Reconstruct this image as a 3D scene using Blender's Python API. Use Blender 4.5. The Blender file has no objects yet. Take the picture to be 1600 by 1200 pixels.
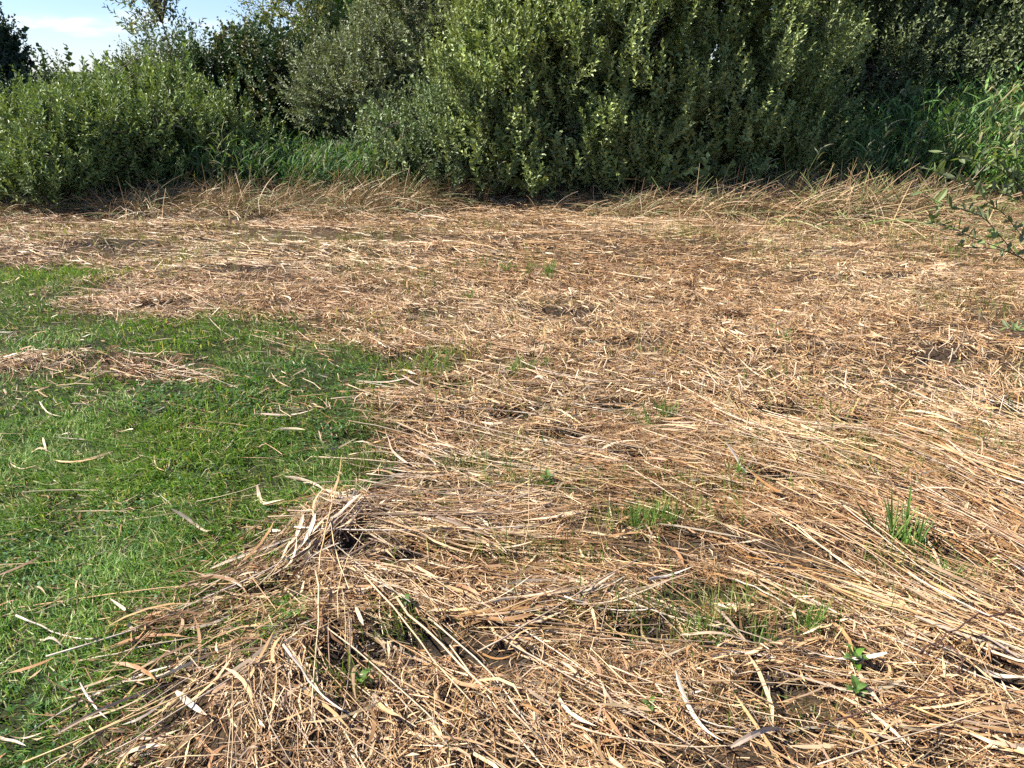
import bpy, math, numpy as np
from mathutils import Matrix, Vector

# ------------------------------------------------------------------ camera, sky, sun, exposure
sc = bpy.context.scene
CAM_H, FPX, HORIZON = 1.6, 1200.0, 110.0
PITCH = math.atan((600.0 - HORIZON) / FPX)
cam = bpy.data.cameras.new('camera'); cam.sensor_width = 36.0; cam.lens = 36.0 * FPX / 1600.0
cam.clip_start = 0.05; cam.clip_end = 3000.0
cam_o = bpy.data.objects.new('camera', cam); sc.collection.objects.link(cam_o)
cam_o.location = (0, 0, CAM_H); cam_o.rotation_euler = (math.pi / 2 - PITCH, 0, 0)
sc.camera = cam_o

SUN_EL, SUN_AZ = math.radians(43.0), math.radians(-86.0)      # azimuth clockwise from +Y
world = bpy.data.worlds.new('World'); sc.world = world; world.use_nodes = True
wn, wl = world.node_tree.nodes, world.node_tree.links
wn.clear()
sky = wn.new('ShaderNodeTexSky'); sky.sky_type = 'NISHITA'; sky.sun_disc = False
sky.sun_elevation = SUN_EL; sky.sun_rotation = SUN_AZ
sky.air_density = 1.0; sky.dust_density = 0.1; sky.ozone_density = 3.0
bg = wn.new('ShaderNodeBackground'); bg.inputs['Strength'].default_value = 0.05
wout = wn.new('ShaderNodeOutputWorld')
# fair-weather clouds: flat streaky noise in direction space, the same all round the sky
tc = wn.new('ShaderNodeTexCoord')
sep = wn.new('ShaderNodeSeparateXYZ'); wl.new(tc.outputs['Generated'], sep.inputs[0])
mp = wn.new('ShaderNodeMapping'); mp.inputs['Scale'].default_value = (3.2, 3.2, 15.0)
mp.inputs['Location'].default_value = (7.65, 7.58, 0.10)
wl.new(tc.outputs['Generated'], mp.inputs['Vector'])
cn = wn.new('ShaderNodeTexNoise'); cn.inputs['Scale'].default_value = 1.6; cn.inputs['Detail'].default_value = 7.0
cn.inputs['Roughness'].default_value = 0.52; cn.inputs['Distortion'].default_value = 0.25
wl.new(mp.outputs[0], cn.inputs['Vector'])
cr = wn.new('ShaderNodeMapRange'); cr.interpolation_type = 'SMOOTHSTEP'
cr.inputs['From Min'].default_value = 0.56; cr.inputs['From Max'].default_value = 0.70
cr.inputs['To Max'].default_value = 0.7
wl.new(cn.outputs['Fac'], cr.inputs['Value'])
mx = wn.new('ShaderNodeMix'); mx.data_type = 'RGBA'
wl.new(cr.outputs[0], mx.inputs['Factor']); tn = wn.new('ShaderNodeMix'); tn.data_type = 'RGBA'; tn.blend_type = 'MULTIPLY'; tn.inputs['Factor'].default_value = 1
wl.new(sky.outputs[0], tn.inputs['A']); tn.inputs['B'].default_value = (0.86, 0.97, 1.34, 1); wl.new(tn.outputs['Result'], mx.inputs['A'])
mx.inputs['B'].default_value = (11.5, 11.6, 12.2, 1)
wl.new(mx.outputs['Result'], bg.inputs['Color']); wl.new(bg.outputs[0], wout.inputs['Surface'])

sun = bpy.data.lights.new('sun', 'SUN'); sun.energy = 5.0; sun.angle = math.radians(0.5); sun.color = (1.0, 0.95, 0.87)
sun_o = bpy.data.objects.new('sun', sun); sc.collection.objects.link(sun_o)
sdir = Vector((math.sin(SUN_AZ) * math.cos(SUN_EL), math.cos(SUN_AZ) * math.cos(SUN_EL), math.sin(SUN_EL)))
sun_o.rotation_euler = sdir.to_track_quat('Z', 'Y').to_euler(); sun_o.location = (-12, 0, 12)

sc.view_settings.view_transform = 'Standard'; sc.view_settings.look = 'None'
sc.view_settings.gamma = 1.0; sc.view_settings.use_curve_mapping = False
sc.view_settings.exposure = 1.5
sc.render.engine = 'CYCLES'
sc.cycles.use_denoising = False
sc.cycles.max_bounces = 6; sc.cycles.diffuse_bounces = 3; sc.cycles.glossy_bounces = 2
sc.cycles.transmission_bounces = 3; sc.cycles.transparent_max_bounces = 4

# ------------------------------------------------------------------ pixel <-> world
cp, sp = math.cos(PITCH), math.sin(PITCH)
def ray(px, py):
    a = (np.asarray(px, float) - 800) / FPX; b = (600 - np.asarray(py, float)) / FPX
    return a, cp + b * sp, -sp + b * cp
def G(px, py, z=0.0):                       # pixel -> point on the ground
    rx, ry, rz = ray(px, py); t = (z - CAM_H) / rz
    return rx * t, ry * t
def At(px, py, Y):                          # pixel + distance -> x, z
    rx, ry, rz = ray(px, py); t = Y / ry
    return rx * t, CAM_H + rz * t, t
def proj(x, y, z=0.0):
    d = np.maximum(y * cp - (z - CAM_H) * sp, 0.02)
    return 800 + FPX * x / d, 600 - FPX * (y * sp + (z - CAM_H) * cp) / d

# ------------------------------------------------------------------ noise
def _h(ix, iy, iz, seed):
    n = (ix.astype(np.int64) * 374761393 + iy.astype(np.int64) * 668265263 + iz.astype(np.int64) * 2147483647 + seed * 974711) & 0xffffffff
    n = ((n ^ (n >> 13)) * 1274126177) & 0xffffffff
    n = ((n ^ (n >> 16)) * 2246822519) & 0xffffffff
    return ((n ^ (n >> 15)) & 0xffff) / 65535.0
def noise3(x, y, z, seed=0):
    x, y, z = np.broadcast_arrays(np.asarray(x, float), np.asarray(y, float), np.asarray(z, float))
    fx, fy, fz = np.floor(x), np.floor(y), np.floor(z)
    u, v, w = x - fx, y - fy, z - fz
    u, v, w = u*u*(3-2*u), v*v*(3-2*v), w*w*(3-2*w)
    r = 0
    for i in (0, 1):
        for j in (0, 1):
            for k in (0, 1):
                r = r + (u if i else 1-u) * (v if j else 1-v) * (w if k else 1-w) * _h(fx+i, fy+j, fz+k, seed)
    return r
def noise2(x, y, f, seed=0, octs=2):
    r, a, t = 0, 1.0, 0
    for o in range(octs):
        r = r + a * noise3(np.asarray(x) * f, np.asarray(y) * f, 0.5, seed + 17*o); t += a; a *= 0.5; f *= 2.1
    return r / t

# ------------------------------------------------------------------ mesh helpers
COL = sc.collection
def mesh_tris(name, V, T, C=None, mat=None, smooth=False):
    V = np.ascontiguousarray(V, np.float32).reshape(-1, 3); T = np.ascontiguousarray(T, np.int32).reshape(-1, 3)
    me = bpy.data.meshes.new(name)
    me.vertices.add(len(V)); me.vertices.foreach_set('co', V.ravel())
    me.loops.add(len(T) * 3); me.loops.foreach_set('vertex_index', T.ravel())
    me.polygons.add(len(T)); me.polygons.foreach_set('loop_start', np.arange(0, len(T) * 3, 3, dtype=np.int32))
    me.polygons.foreach_set('use_smooth', np.full(len(T), smooth))
    if C is not None:
        C = np.asarray(C, np.float32).reshape(-1, 3)
        ca = me.color_attributes.new('col', 'FLOAT_COLOR', 'POINT')
        ca.data.foreach_set('color', np.concatenate([C, np.ones((len(C), 1), np.float32)], 1).ravel())
    me.update(calc_edges=True)
    if mat: me.materials.append(mat)
    return me
def link(name, me, parent=None, label=None, cat=None, group=None, kind=None, loc=None):
    o = bpy.data.objects.new(name, me); COL.objects.link(o)
    if parent is not None: o.parent = parent
    if loc is not None: o.location = loc
    if label: o['label'] = label
    if cat: o['category'] = cat
    if group: o['group'] = group
    if kind: o['kind'] = kind
    return o
class Acc:
    def __init__(s): s.V, s.T, s.C, s.n = [], [], [], 0
    def add(s, V, T, C):
        V = V.reshape(-1, 3); s.V.append(V); s.T.append(T.reshape(-1, 3) + s.n); s.n += len(V)
        s.C.append(np.broadcast_to(C, V.shape) if C.shape != V.shape else C)
    def mesh(s, name, mat, smooth=False):
        return mesh_tris(name, np.concatenate(s.V), np.concatenate(s.T), np.concatenate(s.C), mat, smooth)
def unit(a): return a / np.maximum(np.linalg.norm(a, axis=-1, keepdims=True), 1e-9)
def strips(P, S, W, C, fold=None, N=None):
    """ribbons: P (n,k,3) centre line, S (n,k,3)/(n,1,3) side, W (n,k) half width, C (n,3) colour; fold raises the midrib along N"""
    n, k = P.shape[:2]
    S = np.broadcast_to(S, P.shape)
    L = P - S * W[..., None]; R = P + S * W[..., None]
    if fold is None:
        V = np.stack([L, R], 2); m = 2
    else:
        V = np.stack([L, P + N * (fold * W)[..., None], R], 2); m = 3
    base = (np.arange(n) * k * m)[:, None, None]
    seg = (np.arange(k - 1) * m)[None, :, None]
    q = []
    for a in range(m - 1):
        q += [[a, a + 1, m + a + 1], [a, m + a + 1, m + a]]
    T = base[..., None] + seg[..., None] + np.array(q)[None, None]
    return V.reshape(-1, 3), T.reshape(-1, 3), np.repeat(C, k * m, 0)
def tubes(P, R, C, sides=5):
    n, k = P.shape[:2]
    D = unit(np.gradient(P, axis=1))
    ref = np.where(np.abs(D[..., 2:3]) > 0.8, np.array([1., 0, 0]), np.array([0, 0, 1.]))
    U = unit(np.cross(D, ref)); W = np.cross(D, U)
    a = np.arange(sides) * 2 * np.pi / sides
    V = P[:, :, None] + R[..., None, None] * (U[:, :, None] * np.cos(a)[:, None] + W[:, :, None] * np.sin(a)[:, None])
    q = []
    for s in range(sides):
        b = (s + 1) % sides
        q += [[s, b, sides + b], [s, sides + b, sides + s]]
    T = (np.arange(n) * k * sides)[:, None, None, None] + (np.arange(k - 1) * sides)[None, :, None, None] + np.array(q)[None, None]
    T = T.reshape(n, -1, 3)
    cap = np.array([[0, s, s + 1] for s in range(1, sides - 1)])
    off = (np.arange(n) * k * sides)[:, None, None]
    T = np.concatenate([T, cap[None, :, ::-1] + off, cap[None] + off + (k - 1) * sides], 1)
    return V.reshape(-1, 3), T.reshape(-1, 3), np.repeat(C, k * sides, 0)

# ------------------------------------------------------------------ materials
def mat_col(name, rough=0.55, spec=0.3, trans=0.0, tint=(1, 1, 1), rnd=0.0, noise=None):
    m = bpy.data.materials.new(name); m.use_nodes = True
    nt = m.node_tree; b = nt.nodes['Principled BSDF']; out = nt.nodes['Material Output']
    at = nt.nodes.new('ShaderNodeAttribute'); at.attribute_name = 'col'
    c = at.outputs['Color']
    if noise:
        tx = nt.nodes.new('ShaderNodeTexCoord'); no = nt.nodes.new('ShaderNodeTexNoise')
        no.inputs['Scale'].default_value = noise[0]; no.inputs['Detail'].default_value = 5
        nt.links.new(tx.outputs['Object'], no.inputs['Vector'])
        mr = nt.nodes.new('ShaderNodeMapRange'); mr.inputs['To Min'].default_value = noise[1]; mr.inputs['To Max'].default_value = noise[2]
        mr.inputs['From Min'].default_value = 0.3; mr.inputs['From Max'].default_value = 0.7
        nt.links.new(no.outputs['Fac'], mr.inputs['Value'])
        mm = nt.nodes.new('ShaderNodeMix'); mm.data_type = 'RGBA'; mm.blend_type = 'MULTIPLY'; mm.inputs['Factor'].default_value = 1
        nt.links.new(c, mm.inputs['A']); nt.links.new(mr.outputs[0], mm.inputs['B']); c = mm.outputs['Result']
    if rnd:
        oi = nt.nodes.new('ShaderNodeObjectInfo'); hs = nt.nodes.new('ShaderNodeHueSaturation')
        mr = nt.nodes.new('ShaderNodeMapRange'); mr.inputs['To Min'].default_value = 1 - rnd; mr.inputs['To Max'].default_value = 1 + rnd * 0.7
        nt.links.new(oi.outputs['Random'], mr.inputs['Value']); nt.links.new(mr.outputs[0], hs.inputs['Value'])
        ma = nt.nodes.new('ShaderNodeMath'); ma.operation = 'MULTIPLY'; ma.inputs[1].default_value = 7.13
        fr = nt.nodes.new('ShaderNodeMath'); fr.operation = 'FRACT'
        nt.links.new(oi.outputs['Random'], ma.inputs[0]); nt.links.new(ma.outputs[0], fr.inputs[0])
        m2 = nt.nodes.new('ShaderNodeMapRange'); m2.inputs['To Min'].default_value = 0.7; m2.inputs['To Max'].default_value = 1.2
        nt.links.new(fr.outputs[0], m2.inputs['Value']); nt.links.new(m2.outputs[0], hs.inputs['Saturation'])
        nt.links.new(c, hs.inputs['Color']); c = hs.outputs['Color']
    nt.links.new(c, b.inputs['Base Color'])
    b.inputs['Roughness'].default_value = rough; b.inputs['Specular IOR Level'].default_value = spec
    if trans:
        tr = nt.nodes.new('ShaderNodeBsdfTranslucent'); ms = nt.nodes.new('ShaderNodeMixShader')
        mm = nt.nodes.new('ShaderNodeMix'); mm.data_type = 'RGBA'; mm.blend_type = 'MULTIPLY'; mm.inputs['Factor'].default_value = 1
        mm.inputs['B'].default_value = (*tint, 1); nt.links.new(c, mm.inputs['A'])
        nt.links.new(mm.outputs['Result'], tr.inputs['Color'])
        ms.inputs[0].default_value = trans
        nt.links.new(b.outputs[0], ms.inputs[1]); nt.links.new(tr.outputs[0], ms.inputs[2]); nt.links.new(ms.outputs[0], out.inputs['Surface'])
    return m
M_leaf = mat_col('leaf_green', 0.5, 0.3, 0.12, (1.5, 1.5, 0.6))
M_leaf2 = mat_col('leaf_big', 0.5, 0.25, 0.3, (1.5, 1.5, 0.6), rnd=0.25)
M_bark = mat_col('bark', 0.85, 0.15, noise=(14, 0.6, 1.25))
M_grass = mat_col('grass_blade', 0.5, 0.2, 0.25, (1.5, 1.6, 0.5))
M_reed = mat_col('reed_green', 0.55, 0.22, 0.25, (1.4, 1.5, 0.6))
M_straw = mat_col('straw', 0.5, 0.35, 0.10, (1.1, 1.0, 0.8))
M_straw1 = mat_col('straw_single', 0.45, 0.4, 0.06, (1.1, 1.0, 0.8), rnd=0.12, noise=(9, 0.8, 1.15))

def ground_mat():
    m = bpy.data.materials.new('ground_soil'); m.use_nodes = True
    nt = m.node_tree; b = nt.nodes['Principled BSDF']
    at = nt.nodes.new('ShaderNodeAttribute'); at.attribute_name = 'col'
    tx = nt.nodes.new('ShaderNodeTexCoord')
    n1 = nt.nodes.new('ShaderNodeTexNoise'); n1.inputs['Scale'].default_value = 45; n1.inputs['Detail'].default_value = 8; n1.inputs['Roughness'].default_value = 0.7
    nt.links.new(tx.outputs['Object'], n1.inputs['Vector'])
    mr = nt.nodes.new('ShaderNodeMapRange'); mr.inputs['From Min'].default_value = 0.32; mr.inputs['From Max'].default_value = 0.68
    mr.inputs['To Min'].default_value = 0.35; mr.inputs['To Max'].default_value = 1.7
    nt.links.new(n1.outputs['Fac'], mr.inputs['Value'])
    mm = nt.nodes.new('ShaderNodeMix'); mm.data_type = 'RGBA'; mm.blend_type = 'MULTIPLY'; mm.inputs['Factor'].default_value = 1
    nt.links.new(at.outputs['Color'], mm.inputs['A']); nt.links.new(mr.outputs[0], mm.inputs['B'])
    nt.links.new(mm.outputs['Result'], b.inputs['Base Color'])
    b.inputs['Roughness'].default_value = 0.95; b.inputs['Specular IOR Level'].default_value = 0.1
    bp = nt.nodes.new('ShaderNodeBump'); bp.inputs['Strength'].default_value = 0.9; bp.inputs['Distance'].default_value = 0.02
    nt.links.new(n1.outputs['Fac'], bp.inputs['Height']); nt.links.new(bp.outputs[0], b.inputs['Normal'])
    return m
M_ground = ground_mat()

# ------------------------------------------------------------------ the lie of the land
LAWN = np.array([(-3500, 418), (0, 420), (95, 420), (190, 430), (150, 446), (60, 448), (90, 470), (130, 500), (230, 512), (300, 498), (345, 492), (410, 515),
                 (470, 535), (545, 548), (610, 572), (600, 620), (545, 640), (500, 690), (545, 715), (545, 745), (470, 770), (430, 800), (400, 850), (350, 890),
                 (320, 940), (330, 975), (290, 1000), (255, 1035), (265, 1085), (280, 1120), (235, 1150), (205, 1200), (140, 1330), (-40, 1800), (-500, 4000), (-3500, 4000)], float)
def pip(px, py, poly):
    ins = np.zeros(px.shape, bool); n = len(poly)
    for i in range(n):
        x1, y1 = poly[i]; x2, y2 = poly[(i + 1) % n]
        c = ((y1 > py) != (y2 > py)) & (px < (x2 - x1) * (py - y1) / (y2 - y1 + 1e-9) + x1)
        ins ^= c
    return ins
PATCH = [(150, 572, 0.62, 0.20), (30, 585, 0.35, .14), (250, 590, 0.35, .13)]        # straw lying on the lawn: px, py, half width, half depth in metres
def lawn(x, y):
    m = 0
    w1 = (noise2(x, y, 2.6, 5, 3) - .5) * .75; w2 = (noise2(x, y, 2.6, 9, 3) - .5) * .75
    for i in range(9):
        a = i * 2.4; r = .30 * math.sqrt((i + .5) / 9)
        px, py = proj(x + w1 + r * math.cos(a), y + w2 + r * math.sin(a)); m = m + pip(px, py, LAWN)
    m = m / 9.0
    fr = (noise2(x, y, 11.0, 13, 2) - .5)
    for (px, py, a, b) in PATCH:
        gx, gy = G(px, py)
        d = np.hypot((x + w1 * .5 - gx) / a, (y + w2 * .45 - gy) / b) + fr * .9
        m = m * np.clip((d - .45) / .95, 0.12, 1)
    return np.clip(m + fr * 1.3 * (1 - np.abs(2 * m - 1)), 0, 1)
#        px, py, radius x, radius y (m), height
HEAPS = [(540, 838, .26, .16, .10), (600, 800, .30, .15, .05), (430, 1110, .20, .20, .09), (470, 985, .35, .12, .07), (700, 862, .30, .10, .06), (900, 948, .32, .09, .06),
         (1480, 735, .55, .22, .07), (1280, 690, .6, .14, .05), (1430, 985, .5, .16, .06), (850, 715, .5, .14, .04), (165, 386, .45, .22, .10), (390, 425, .7, .25, .06),
         (330, 470, .6, .2, .05), (640, 640, .45, .14, .05), (720, 1120, .35, .16, .05), (160, 565, .5, .12, .04), (1120, 590, .8, .2, .03), (1560, 1090, .3, .2, .07), (610, 905, .3, .1, .05),
         (250, 1060, .25, .10, .035), (1250, 1010, .3, .12, .03), (900, 380, 1.2, .5, .05), (1300, 400, 1.2, .4, .04), (500, 360, 1.4, .4, .05), (1150, 830, .5, .1, .04)]
HOLES = [(125, 556, .24, .06), (165, 388, .32, .09), (245, 481, .15, .05), (1388, 438, .22, .09), (1085, 386, .2, .09), (662, 490, .13, .08), (885, 490, .22, .06), (960, 640, .12, .07), (695, 608, .10, .05),
         (980, 712, .12, .04), (1205, 745, .14, .06), (560, 872, .10, .05), (650, 1005, .14, .05), (745, 1030, .16, .035), (1110, 940, .22, .035), (1225, 645, .15, .06), (1340, 665, .13, .05),
         (1430, 850, .10, .045), (1575, 1075, .10, .05), (880, 682, .13, .04), (800, 655, .10, .05), (560, 690, .08, .07), (600, 770, .07, .05), (1060, 860, .12, .03), (1220, 1085, .10, .03), (960, 540, .2, .05),
         (420, 930, .08, .03), (1490, 880, .09, .04), (1150, 500, .14, .06), (1590, 640, .2, .06), (1000, 1000, .12, .04), (360, 428, .25, .08), (640, 560, .12, .05), (1480, 560, .15, .06), (620, 890, .12, .03),
         (1180, 1000, .1, .04), (540, 1045, .1, .05), (840, 980, .1, .03)]
HP = [(*[float(v) for v in G(a, b)], r1, r2, h * .6) for a, b, r1, r2, h in HEAPS]
HO = [(*[float(v) for v in G(a, b)], r1, r2 * 1.25) for a, b, r1, r2 in HOLES]
def holes(x, y):
    m = np.zeros(np.shape(x))
    for gx, gy, r1, r2 in HO:
        d2 = ((x - gx) / r1) ** 2 + ((y - gy) / r2) ** 2
        m = np.maximum(m, np.exp(-d2 * 1.1))
    return m
def H(x, y):
    h = (noise2(x, y, 0.9, 1, 3) - .5) * .06 + (noise3(np.asarray(x) * .8, np.asarray(y) * 2.6, .5, 19) - .5) * .07 + (noise2(x, y, 4.5, 3, 2) - .5) * .035
    for gx, gy, r1, r2, a in HP:
        h = h + a * np.exp(-(((x - gx) / r1) ** 2 + ((y - gy) / r2) ** 2))
    for gx, gy, r1, r2 in HO:
        h = h - .055 * np.exp(-(((x - gx) / r1) ** 2 + ((y - gy) / r2) ** 2) * 1.4)
    far = np.clip((y - 9.0) / 3.0, 0, 1)
    return h + far * .08

# ------------------------------------------------------------------ ground: one sheet to the horizon
def axis(lo, hi, step, far):
    a = np.arange(lo, hi + 1e-6, step); g = []; d = step; v = hi
    while v < far: d *= 1.28; v += d; g.append(v)
    l = []; d = step; v = lo
    while v > -far: d *= 1.28; v -= d; l.append(v)
    return np.concatenate([l[::-1], a, g])
gx = axis(-8.0, 8.0, .072, 900); gy = axis(0.3, 11.5, .072, 900)
X, Y = np.meshgrid(gx, gy)
near = (np.abs(X) < 9) & (Y > 0) & (Y < 12.5)
Z = np.where(near | True, H(X, Y), 0) * np.clip(1 - (np.hypot(X, Y - 6) - 14) / 20, 0, 1)
LW = np.where((Y > 0.2) & (np.hypot(X, Y) < 14), lawn(X, np.maximum(Y, .25)), 0)
far = np.clip((np.hypot(X, Y - 5) - 9) / 3, 0, 1)
soil = np.stack([np.full(X.shape, v) for v in (.070, .047, .028)], -1); grassy = np.stack([np.full(X.shape, v) for v in (.030, .036, .014)], -1)
shady = np.stack([np.full(X.shape, v) for v in (.030, .024, .018)], -1); mead = np.stack([np.full(X.shape, v) for v in (.07, .085, .035)], -1)  # hollows get a near-black ground colour that stands in for their shade
hm = np.clip(holes(X, Y) * 1.4, 0, 1)[..., None]
C = soil * (1 - LW[..., None]) + grassy * LW[..., None]
C = C * (1 - hm) + shady * hm
C = C * (1 - far[..., None]) + mead * far[..., None]
ny, nx = X.shape
i = (np.arange(ny - 1)[:, None] * nx + np.arange(nx - 1)[None]).ravel()
T = np.stack([i, i + 1, i + nx + 1, i, i + nx + 1, i + nx], 1)
link('ground', mesh_tris('ground', np.stack([X, Y, Z], -1), T, C, M_ground, True), kind='structure')

# ------------------------------------------------------------------ how the cut reed lies: direction field from the picture, on the ground
FLOW = [(300, 380, 5), (700, 400, 8), (1100, 400, 0), (1500, 380, -3), (200, 480, 10), (600, 520, 10), (900, 480, 20), (1300, 520, 10), (1550, 600, 22), (700, 640, 8), (1000, 650, -5), (1300, 690, 8),
        (1450, 735, 28), (1200, 640, 28), (900, 720, 5), (650, 700, 20), (640, 850, 12), (520, 850, -40), (800, 862, 8), (900, 945, -10), (1000, 915, 20), (1300, 900, 28), (1500, 850, 32), (1400, 985, 24),
        (1200, 1020, 5), (400, 990, -14), (300, 1060, -24), (430, 1130, 80), (250, 1180, -30), (650, 1050, 48), (750, 1130, 42), (560, 1060, 62), (900, 1100, 30), (1100, 1100, 14), (1300, 1150, 22), (1500, 1130, 15),
        (150, 570, 5), (560, 750, -12), (-200, 380, 4), (1800, 600, 10), (1800, 900, 20)]
FL = []
for a, b, t in FLOW:
    t = math.radians(t); x0, y0 = G(a, b); x1, y1 = G(a + 12 * math.cos(t), b + 12 * math.sin(t))
    FL.append((float(x0), float(y0), math.atan2(float(y1 - y0), float(x1 - x0))))
def flow(x, y):
    s = np.zeros(np.shape(x)); c = np.zeros(np.shape(x))
    for fx, fy, a in FL:
        w = 1 / (((x - fx) ** 2 + (y - fy) ** 2) / (0.15 + .05 * fy) ** 2 + .3) ** 1.6
        s = s + w * math.sin(2 * a); c = c + w * math.cos(2 * a)
    return .5 * np.arctan2(s, c) + (noise2(x, y, 1.6, 31) - .5) * 1.1

# straw colours as they would look in the hand
PAL = np.array([(.44, .280, .138), (.49, .340, .185), (.56, .425, .27), (.32, .180, .076), (.17, .090, .040), (.33, .26, .175), (.26, .138, .056)])
def straw_cols(rng, x, y, n, fine):
    rust = noise2(x, y, .8, 41, 3)
    w = np.tile(np.array([.27, .21, .11, .16, .09, .08, .08]), (n, 1))
    k = np.clip((rust - .52) * 6, 0, 1)[:, None]
    w = w * (1 - k) + np.array([.18, .10, .04, .27, .20, .06, .15]) * k
    k = np.clip((noise2(x, y, .7, 47, 3) - .5) * 6 + .35 * np.clip((y - 5) / 2, 0, 1), 0, 1)[:, None]; w = w * (1 - k) + np.array([.22, .34, .28, .06, .02, .06, .02]) * k
    if fine: w = w * np.where((y < 3.6)[:, None], np.array([.9, .55, .35, 1.7, 2.1, 1, 1.9]), np.array([1, .75, .5, 1.4, 1.7, 1, 1.5]))
    cw = np.cumsum(w, 1); cw /= cw[:, -1:]
    i = (rng.random(n)[:, None] > cw).sum(1).clip(0, 6)
    c = PAL[i] * (1 + rng.normal(0, .10, (n, 1)))
    return np.clip(c * (1 + rng.normal(0, .03, (n, 3))), .01, .85)

def sample_field(rng, n, y0, y1):
    y = np.sqrt(rng.random(n) * (y1 ** 2 - y0 ** 2) + y0 ** 2)
    hw = .70 * y + 1.1
    return (rng.random(n) * 2 - 1) * np.minimum(hw, 8.2), y
GREEN = [(700, 560, .22, .10, 1.), (690, 608, .14, .07, 1.), (800, 575, .12, .06, .8), (1020, 815, .24, .10, .5), (560, 735, .12, .08, .8), (735, 735, .20, .06, .5), (1100, 985, .3, .08, .4), (1265, 990, .10, .05, .9),
         (640, 985, .10, .06, .5), (1170, 940, .15, .05, .6), (545, 1080, .08, .06, .5), (330, 505, .22, .14, .9), (960, 750, .25, .06, .4), (860, 480, .3, .1, .25), (740, 440, .3, .1, .25), (440, 380, .4, .2, .25), (560, 430, .3, .2, .3), (1000, 635, .18, .07, .5),
         (400, 460, .2, .15, .3), (1050, 965, .3, .07, .3), (860, 880, .25, .08, .4), (940, 880, .2, .05, .4), (640, 600, .25, .10, .6), (620, 660, .15, .07, .5), (760, 620, .3, .08, .35), (1200, 1120, .25, .07, .35), (1330, 960, .25, .06, .3), (1450, 900, .2, .06, .3), (1100, 760, .3, .07, .3), (840, 760, .25, .06, .4), (1000, 560, .4, .1, .25)]
GP = [(*[float(v) for v in G(a, b)], r1, r2, s) for a, b, r1, r2, s in GREEN]
def green(x, y):
    m = np.zeros(np.shape(x))
    for gx_, gy_, r1, r2, s in GP:
        m = np.maximum(m, s * np.exp(-((x - gx_) / r1) ** 2 - ((y - gy_) / r2) ** 2))
    return m

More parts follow.
